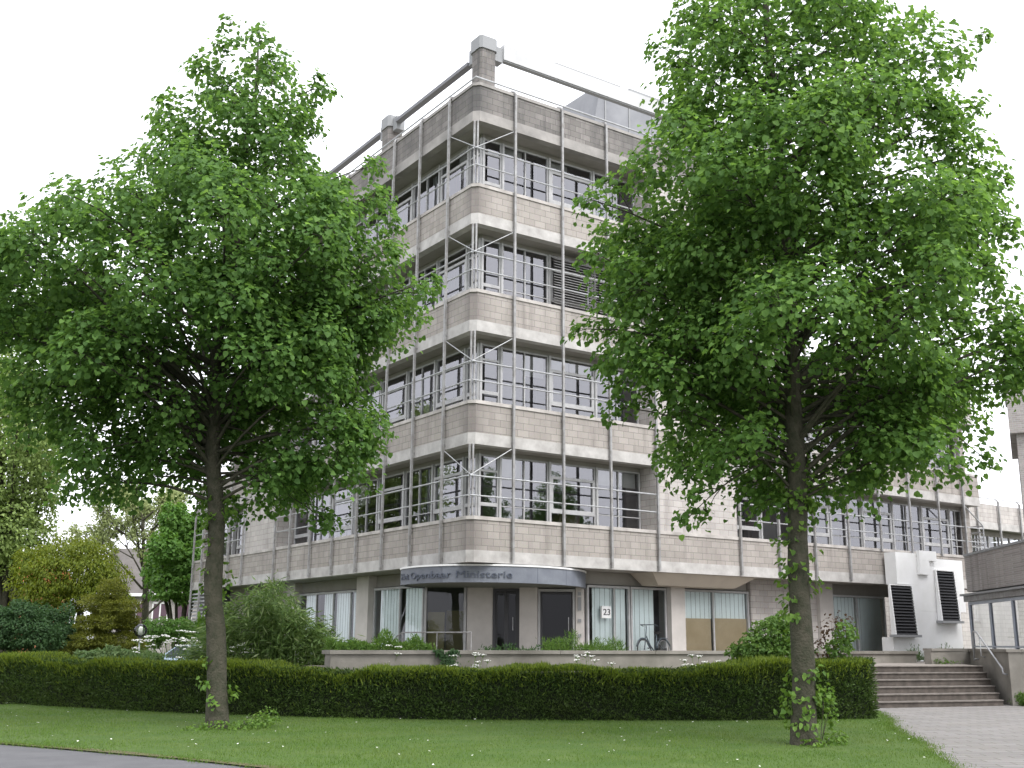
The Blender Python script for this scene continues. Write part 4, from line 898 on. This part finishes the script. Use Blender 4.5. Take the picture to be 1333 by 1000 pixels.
C = e_*[1,1,0]+nv*u_[:,None]+tv*(rs.uniform(-.08,.1,n)+.06*wave(u_*4,1))[:,None]; C[:,2] = rs.uniform(0,1.3,n)
D_ = unit(tv*.7+rnd(rs,n,.5)+np.array([0,0,.3])); V3, F3 = blades(C, D_, unit(np.cross(D_, rnd(rs,n,1))), rs.uniform(.05,.11,n), rs.uniform(.02,.035,n))
npmesh('foliage', np.concatenate([V1,V2,V3]), np.concatenate([F1,F2+len(V1),F3+len(V1)+len(V2)]), m_hedge, HG)
n = 42000; s = rs.uniform(0,cl[-1],n); P_, Nn = hpt(s); w_ = np.where(rs.rand(n) < .45, rs.uniform(-.08,.12,n), rs.uniform(0,HW,n)); C = P_*[1,1,0]+Nn*w_[:,None]
dn = rs.exponential(.1,n)*(w_ < .1); C[:,2] = P_[:,2]-.05+slow(s)+.035*wave(s,w_)-dn
D_ = unit(np.array([0,0,1.0])-Nn*.35*(w_ < .1)[:,None]+rnd(rs,n,.4)); V, Fq = blades(C, D_, unit(np.cross(D_, rnd(rs,n,1))), rs.uniform(.05,.13,n)*(1+.5*(wave(s*.7,2) > .5)), rs.uniform(.014,.026,n))
npmesh('new_growth', V, Fq, m_hedgen, HG)
# ------------------------------------------------------------------ grass
from mathutils import geometry
def inside(P, poly):
    x, y = P[:,0], P[:,1]; r = np.zeros(len(P), bool); j = len(poly)-1
    for i in range(len(poly)):
        xi, yi = poly[i]; xj, yj = poly[j]
        c = ((yi > y) != (yj > y)) & (x < (xj-xi)*(y-yi)/(yj-yi+1e-12)+xi); r ^= c; j = i
    return r
lp_ = np.array(lawn_poly); lo, hi = lp_.min(0), lp_.max(0)
P_ = rs.uniform(lo, hi, (420000,2)); P_ = P_[inside(P_, lawn_poly)]
# ragged edges: a little beyond the border
edge = np.concatenate([np.stack([np.interp(rs.rand(5000), np.linspace(0,1,len(e)), np.array(e)[:,j]) for j in (0,1)],1)*0+0 for e in ()]) if False else None
def along_edge(E_, n, sp):
    E_ = np.array(E_); d = np.linalg.norm(np.diff(E_,axis=0),axis=1); c = np.concatenate([[0],np.cumsum(d)]); s = rs.uniform(0,c[-1],n)
    q = np.stack([np.interp(s,c,E_[:,j]) for j in (0,1)],1); return q+rs.normal(0,1,(n,2))*(sp*(.4+np.abs(wave(s*1.5,3)))[:,None])
P_ = np.concatenate([P_, along_edge(road_edge[1:9], 9000, .09), along_edge(pave_edge, 9000, .13)])
n = len(P_); C = np.concatenate([P_, np.full((n,1),.012)],1)
patch = np.sin(P_[:,0]*1.1+np.sin(P_[:,1]*.9)*2)*np.sin(P_[:,1]*1.3+1)+rs.normal(0,.3,n)
D_ = unit(np.array([0,0,1.0])+rnd(rs,n,.45)); D_[:,2] = np.abs(D_[:,2])
V, Fq = blades(C, D_, unit(np.cross(D_, rnd(rs,n,1))), rs.uniform(.03,.062,n)*(1+.25*patch), rs.uniform(.006,.011,n))
tag(npmesh('grass', V, Fq, m_grass), 'short green mown grass blades of the lawn', 'grass', kind='stuff')
dm = MB()
for i in range(150):
    x, y = P_[rs.randint(0,len(P_)-18000)]; c = Vector((x,y,.07+rs.uniform(0,.03))); r_ = rs.uniform(.012,.02); dm.add([c+Vector((r_*math.cos(a),r_*math.sin(a),rs.uniform(-.008,.008))) for a in [R(60*q) for q in range(6)]], [(0,1,2,3,4,5)])
tag(mk('daisies', dm, m_flow), 'tiny white daisies scattered in the grass', 'daisies', kind='stuff')
# ------------------------------------------------------------------ generic shrubs and background trees
def clump_points(rs, centers, radii, n, shell=.55):
    w = np.array([r[0]*r[1]*r[2] for r in radii])**(2/3); k_ = rs.choice(len(centers), n, p=w/w.sum())
    d = unit(rs.normal(0,1,(n,3))); r = (shell+(1-shell)*rs.rand(n)**.7)[:,None]
    sh_ = (1+.16*np.sin(d[:,0:1]*7+k_[:,None])+.13*np.sin(d[:,2:3]*9+2*k_[:,None]))
    return np.array(centers)[k_]+d*r*np.array(radii)[k_]*sh_, d
def shrub(name, label, cat, base, centers, radii, n, mt, L, W_, group=None, stems=6, droop=0., heart=True, up=.5, seed=1, stem_r=.03, seeds=None):
    rs = np.random.RandomState(seed); rr = random.Random(seed); base = Vector(base); T = thing(name, label, cat, base, group)
    centers = [np.array(base)*[1,1,0]+np.array(c) for c in centers]
    C, d = clump_points(rs, centers, radii, n); C[:,2] = np.maximum(C[:,2], .03)
    N = unit(d*.6+np.array([0,0,up])+rnd(rs,n,.5)); Td = d*.6+np.array([0,0,-droop])+rnd(rs,n,.5)
    l = rs.uniform(.6,1.25,n)*L; w = rs.uniform(.8,1.1,n)*W_
    if heart: V, Fq = leaves(C, N, Td, l, w)
    else: Td = unit(Td); V, Fq = blades(C, Td, unit(np.cross(Td, N)), l, w)
    sm = MB()
    for i in range(stems):
        c = Vector(centers[i % len(centers)]); r_ = radii[i % len(centers)]; e = c+Vector((rr.uniform(-.6,.6)*r_[0], rr.uniform(-.6,.6)*r_[1], rr.uniform(0,.8)*r_[2])); b = Vector((base.x+rr.uniform(-.1,.1)*r_[0], base.y+rr.uniform(-.1,.1)*r_[1], -.05))
        sm.tube(bez(b, (b+e)/2+Vector((0,0,.25*(e-b).length)), e, 6), [stem_r*(1-.8*q/5) for q in range(6)], 5, False)
    mk('stems' if cat != 'tree' else 'trunk', sm, m_bark, T, True)
    npmesh('foliage' if cat != 'tree' else 'crown', V, Fq, mt, T); return T
def rel(px, py, D, b): p = at(px,py,D); return (p.x-b.x, p.y-b.y, p.z)
def pxshrub(name, label, cat, D, bpx, blobs, n, mt, L, W_, **k):
    "blobs: (pixel x, pixel y, radius x px, radius y px, depth offset)"
    b = at(bpx, 850, D); b.z = 0; cs_ = []; rd = []
    for x, y, rx, ry, dd in blobs:
        cs_.append(rel(x,y,D+dd,b)); s_ = (D+dd)/F_PX; rd.append((rx*s_, rx*s_, ry*s_))
    return shrub(name, label, cat, b, cs_, rd, n, mt, L, W_, **k)
pxshrub('birch_tree', 'tall pale green tree at the left edge behind the dark shrubs', 'tree', 44, 5, [(10,500,55,50,0),(-25,560,70,60,1),(45,560,40,50,-1),(0,620,75,50,0),(40,640,42,50,1),(-20,690,70,50,-1),(20,700,50,45,0),(60,600,28,40,1),(-40,470,50,40,0)], 26000, m_birch, .16, .11, stems=14, droop=.7, seed=21, stem_r=.14)
pxshrub('bright_tree', 'small bright green tree against the left end of the office building', 'tree', 52, 232, [(232,760,38,26,0),(215,745,26,22,1),(250,735,24,28,0),(236,700,26,34,1),(225,675,18,22,0),(250,690,16,26,1),(215,715,24,20,-1)], 9000, m_bright, .19, .15, stems=10, seed=22, stem_r=.1)
# sparse half-bare tree
def sparse():
    D = 62; b = at(188,850,D); b.z = 0; T = thing('sparse_tree', 'thin half-bare tree with fine twigs behind the golden shrub', 'tree', tuple(b)); rr = random.Random(8); rs = np.random.RandomState(8)
    tk = MB(); top = at(184,655,D); tk.tube([b, b.lerp(top,.45)+Vector((.2,0,0)), top], [.26,.18,.03], 8); mk('trunk', tk, m_bark, T, True)
    tw = MB(); LC = []
    def grow(p, d, l, r_, dep):
        e = p+d*l+Vector((0,0,l*.08)); tw.tube([p,(p+e)/2+Vector((rr.uniform(-.1,.1),rr.uniform(-.1,.1),.05*l)),e],[r_,r_*.75,r_*.5],4,False)
        if dep == 0:
            for q in range(13): LC.append(p.lerp(e, rr.random()))
            return
        for i in range(4 if dep > 1 else 5):
            nd = (d+Vector((rr.uniform(-.8,.8),rr.uniform(-.8,.8),rr.uniform(-.35,.6)))).normalized(); grow(p.lerp(e, rr.uniform(.35,1)), nd, l*rr.uniform(.5,.75), max(r_*.5,.012), dep-1)
    for i in range(15):
        t = .3+.68*i/15; a = i*2.4; grow(b.lerp(top,t), Vector((math.cos(a),math.sin(a),.75)).normalized(), (1.15-t)*3.6+.5, .07, 3)
    mk('limbs', tw, m_bark, T)
    C = np.array([tuple(c) for c in LC]); n = len(C); C = C+rnd(rs,n,.12); V, Fq = leaves(C, unit(rnd(rs,n)+[0,0,.4]), rnd(rs,n), rs.uniform(.1,.2,n), rs.uniform(.07,.13,n)); npmesh('crown', V, Fq, m_pale, T)
sparse()
pxshrub('golden_shrub', 'wide round yellow-green shrub with dangling flowers behind the conifer', 'shrub', 40, 85, [(95,745,62,38,0),(55,760,40,35,0),(135,765,32,36,-.5),(90,720,40,22,.5),(120,735,34,30,0),(40,735,26,26,.5),(150,785,22,26,0),(75,780,45,24,0)], 26000, m_gold, .12, .055, stems=16, droop=1.0, heart=False, seed=23, stem_r=.05)
pxshrub('golden_conifer', 'conical golden conifer with layered feathery boughs beside the globe lamp', 'conifer', 33, 138, [(146,768,18,14,0),(130,785,24,12,0),(158,790,22,12,-.2),(140,808,36,14,0),(118,815,22,12,-.3),(166,812,18,13,.2),(125,832,32,13,-.2),(155,836,30,14,0),(106,845,24,14,0),(176,842,14,12,0),(140,855,44,14,0)], 60000, m_goldcon, .075, .024, stems=8, droop=.15, heart=False, up=.8, seed=24)
pxshrub('dark_shrub', 'broad dark green shrub at the left edge behind the hedge', 'shrub', 32.5, 20, [(15,820,40,32,0),(-25,815,40,34,0),(50,830,30,24,-.2),(30,800,30,16,.2)], 14000, m_darksh, .09, .05, stems=8, seed=25)
pxshrub('dark_shrub', 'dark green shrub touching the left side of the golden conifer', 'shrub', 34, 80, [(78,825,26,34,0),(90,840,18,24,-.3),(60,815,22,24,.3)], 9000, m_darksh, .09, .05, stems=8, seed=26)
pxshrub('low_hedge', 'light green informal hedge below the far house', 'hedge', 45, 225, [(205,822,22,16,0),(235,820,22,16,0),(262,824,22,16,0),(190,832,20,14,0)], 9000, m_bright, .09, .06, stems=8, seed=27)
pxshrub('low_shrub', 'mid green low plants in front of the lamp post', 'shrub', 29.5, 150, [(120,858,26,10,0),(160,856,24,10,0),(190,858,20,9,0),(145,850,12,8,0)], 6000, m_umbl, .1, .05, stems=6, seed=28)
# bamboo
def bamboo():
    D = 26.8; b = at(352,850,D); b.z = 0; T = thing('bamboo', 'tall arching pale-leaved bamboo clump in front of the ground-floor windows', 'bamboo', tuple(b)); rr = random.Random(4); rs = np.random.RandomState(4); st_ = MB(); LC = []; LD = []
    for i in range(150):
        px = rr.gauss(348, 46); px = min(max(px,275),425); h = (1-abs(px-346)/140)*2.5*rr.uniform(.65,1.08)+.5; a = rr.uniform(0,6.28)
        p = at(px,850,D+rr.uniform(-.8,.8)); p.z = 0; o_ = (RT0*(px-352)/70+Vector((math.cos(a),math.sin(a),0))*.6); e = p+Vector((0,0,h))+o_*rr.uniform(.1,.6); c = bez(p, p+Vector((0,0,h*.9)), e, 6); st_.tube(c, [.009*(1-.7*j/5) for j in range(6)], 4, False)
        for q in range(115):
            t = rr.uniform(.12,1); f_ = t*5; j = min(int(f_),4); LC.append(c[j].lerp(c[j+1], f_-j)); LD.append(o_+Vector((rr.uniform(-.8,.8),rr.uniform(-.8,.8),rr.uniform(-.9,.5))))
    mk('stems', st_, m_shoot, T); C = np.array([tuple(c) for c in LC]); n = len(C); C = C+rnd(rs,n,.09); Td = unit(np.array([tuple(c) for c in LD])); N = unit(rnd(rs,n,.5)+[0,0,.8]); V, Fq = blades(C, Td, unit(np.cross(Td,N)), rs.uniform(.14,.28,n), rs.uniform(.026,.05,n)); npmesh('foliage', V, Fq, m_bamb, T)
bamboo()
# cow parsley: each plant with stems, leaves and flat flower heads
def parsley(px, D, top, spread, heads, seed, label, leafn=500):
    rr = random.Random(seed); rs = np.random.RandomState(seed); b = at(px,850,D); b.z = 0; T = thing('cow_parsley', label, 'wildflower', tuple(b), 'cow parsley behind the hedge'); st_ = MB(); fl = MB(); LC = []
    for i in range(heads):
        a = rr.uniform(-1,1); z = top-rr.uniform(0,.42)*(1 if i else 0)-abs(a)*.12; e = b+RT0*a*spread+Vector((FW.x,FW.y,0))*rr.uniform(-.35,.35)+Vector((0,0,z)); p = b+RT0*a*spread*.3
        c = bez(p, p.lerp(e,.5)+Vector((0,0,.2)), e, 5); st_.tube(c, .005, 3, False)
        for q in range(13):
            r_ = rr.uniform(0,.1); th = rr.uniform(0,6.28); cc = e+Vector((r_*math.cos(th),r_*math.sin(th),rr.uniform(-.012,.02))); s_ = rr.uniform(.013,.026)
            st_.tube([e-Vector((0,0,.06)),cc],.0025,3,False); fl.add([cc+Vector(v_) for v_ in ((s_,0,0),(0,s_,0),(-s_,0,0),(0,-s_,0),(0,0,s_*.55),(0,0,-s_*.4))], [(0,1,4),(1,2,4),(2,3,4),(3,0,4),(1,0,5),(2,1,5),(3,2,5),(0,3,5)])
        for q in range(leafn//heads): LC.append(c[0].lerp(c[3], rr.random()))
    mk('stems', st_, m_shoot, T); mk('flower_heads', fl, m_flow, T); C = np.array([tuple(c) for c in LC]); n = len(C); C = C+rnd(rs,n,.1)
    Td = unit(rnd(rs,n)); V, Fq = blades(C, Td, unit(np.cross(Td,rnd(rs,n))), rs.uniform(.05,.13,n), rs.uniform(.015,.035,n)); npmesh('foliage', V, Fq, m_umbl, T)
parsley(205, 28, 1.75, .55, 20, 1, 'white cow parsley nearest to the globe lamp', 1500)
parsley(232, 28.3, 1.9, .5, 20, 2, 'tallest white cow parsley between the globe lamp and the left trunk', 1800)
parsley(258, 28.2, 1.65, .45, 12, 3, 'white cow parsley just left of the left lime trunk', 1500)
parsley(308, 26.4, 1.6, .5, 24, 4, 'white cow parsley just right of the left lime trunk', 1200)
parsley(497, 25.6, 1.6, .5, 26, 5, 'white cow parsley against the planter wall below the canopy left end', 500)
parsley(612, 25.2, 1.38, .5, 12, 6, 'few white cow parsley heads against the planter wall below the entrance', 250)
parsley(775, 25.6, 1.42, .5, 14, 7, 'white cow parsley against the planter wall below the number sign', 250)
parsley(912, 25.4, 1.4, .45, 12, 8, 'white cow parsley against the planter wall right of the bicycle', 250)
# shrub before the planter on the right
pxshrub('leafy_shrub', 'green leafy shrub poking above the hedge left of the right lime trunk', 'shrub', 25.0, 1005, [(1005,830,30,22,0),(985,845,24,18,-.2),(1020,812,22,14,.2),(1010,850,45,16,0),(965,850,18,12,0)], 5200, m_yellow, .085, .06, stems=12, seed=31)
pxshrub('copper_shrub', 'thin twiggy shrub with a few dark leaves right of the right lime trunk', 'shrub', 25.0, 1085, [(1085,825,20,24,0),(1100,815,14,16,0),(1075,845,22,14,0)], 260, m_red, .08, .06, stems=16, seed=32, stem_r=.01)
pxshrub('sapling', 'small light green sapling right of the right lime trunk in front of the white columns', 'shrub', 24.6, 1098, [(1100,825,16,16,0),(1092,845,18,12,0)], 420, m_yellow, .09, .07, stems=8, seed=33, stem_r=.008)
# planting on the planter wall
def tuft(name, label, x0, x1, y, z, h, n, mt, seed, group=None, L=.1, Wd=.03):
    rs = np.random.RandomState(seed); c0 = Vector(((x0+x1)/2,y,z)); T = thing(name, label, 'plant', tuple(c0), group)
    x = rs.uniform(x0,x1,n); env_ = .2+.8*np.abs(np.sin(x*2.1+seed)*.5+np.sin(x*4.7)*.3+np.sin(x*11.3)*.3); zz_ = rs.rand(n)*h*env_
    C = np.stack([x, y+rs.normal(0,.12,n), z+zz_],1); Td = unit(rnd(rs,n,.55)+[0,-.2,.6]); V, Fq = blades(C, Td, unit(np.cross(Td,rnd(rs,n))), rs.uniform(.6,1.3,n)*L, rs.uniform(.7,1.2,n)*Wd)
    npmesh('foliage', V, Fq, mt, T); st_ = MB(); rr = random.Random(seed)
    for i in range(30): a = rr.uniform(x0,x1); st_.tube([(a,y,z-.02),(a+rr.uniform(-.1,.1),y+rr.uniform(-.1,.1),z+h*.5)], .004, 3, False)
    mk('stems', st_, m_shoot, T)
tuft('ground_cover_plant', 'bushy green plants overgrowing the planter wall left of the entrance', -5.2, -2.5, -2.3, 1.36, .46, 4200, m_yellow, 41)
tuft('ground_cover_plant', 'grassy green plants on the planter wall before the right-hand entrance door', 0.9, 3.5, -2.25, 1.36, .5, 2200, m_yellow, 42, L=.14, Wd=.018)
tuft('ground_cover_plant', 'sparse low weeds on the planter wall in front of the black door', -1.0, .7, -2.25, 1.36, .2, 260, m_darksh, 43)
def vine():
    rs = np.random.RandomState(44); T = thing('trailing_vine', 'dark green vine hanging down the planter wall below the canopy', 'plant', (-2.5,-2.8,1.3)); n = 900
    t = rs.rand(n); br = rs.rand(n) < .5; x = -2.6+np.where(br, .75*t, .45-.3*t)+rs.normal(0,.07,n); C = np.stack([x, -2.8+rs.uniform(-.06,.01,n), 1.42-t*.75],1)
    V, Fq = leaves(C, unit(rnd(rs,n,.4)+[0,-1,.3]), rnd(rs,n,.4)+[0,0,-.8], rs.uniform(.04,.08,n), rs.uniform(.04,.07,n)); npmesh('foliage', V, Fq, m_darksh, T)
    m = MB(); m.tube([(-2.6,-2.8,1.42),(-2.25,-2.81,1.05),(-1.85,-2.8,.67)],.008,4); m.tube([(-2.15,-2.8,1.42),(-2.3,-2.81,1.05),(-2.45,-2.8,.67)],.008,4); mk('stems', m, m_twig, T)
vine()
tuft('weeds', 'weeds growing along the foot of the white ventilation block', 17.3, 21.6, -.95, ZT, .6, 1500, m_umbl, 45, L=.14, Wd=.03)
tuft('weeds', 'tuft of weeds at the foot of the side wall right of the steps', 12.3, 12.75, -8.25, .02, .38, 700, m_yellow, 46, L=.12)
tuft('weeds', 'weeds in the corner at the top of the steps', 13.9, 15.0, -4.6, ZT, .22, 500, m_yellow, 48, L=.1)
bx_, by_ = -8.73, -5.3
shrub('sucker_growth', 'ring of leafy suckers around the foot of the left lime tree', 'plant', (bx_+.2,by_-.35,0), [(.45,-.1,.15),(-.35,-.1,.08),(.1,-.25,.1),(.75,.2,.18),(-.7,.0,.05)], [(.26,.22,.16),(.28,.22,.1),(.28,.2,.1),(.22,.2,.17),(.25,.2,.08)], 560, m_shoot, .06, .05, stems=10, seed=51, stem_r=.008)
shrub('sucker_growth', 'few leafy suckers on the right side of the foot of the right lime tree', 'plant', (-1.87+.15,-13.16-.2,0), [(.25,-.1,.12),(.3,.0,.5),(.25,0,.8),(-.3,-.1,.06)], [(.2,.2,.12),(.09,.1,.22),(.12,.1,.18),(.2,.2,.08)], 300, m_shoot, .065, .055, stems=8, seed=52, stem_r=.008)
# row of white stones at the foot of the white block
rr = random.Random(9)
for i in range(9):
    x = 17.5+i*.42; m = MB(); r_ = rr.uniform(.06,.1); vs = []
    m.lathe([(.001,-.02),(r_,.0),(r_*.95,r_*.5),(r_*.5,r_*.85),(.001,r_*.9)], (x,-1.25,ZT), 7); m.v = [(a+rr.uniform(-.012,.012), b+rr.uniform(-.012,.012), c) for a, b, c in m.v]
    tag(mk('white_stone', m, m_white, None, True, loc=(x,-1.25,ZT)), 'small white stone in the row at the foot of the white ventilation block', 'stone', 'white stones edging the terrace')
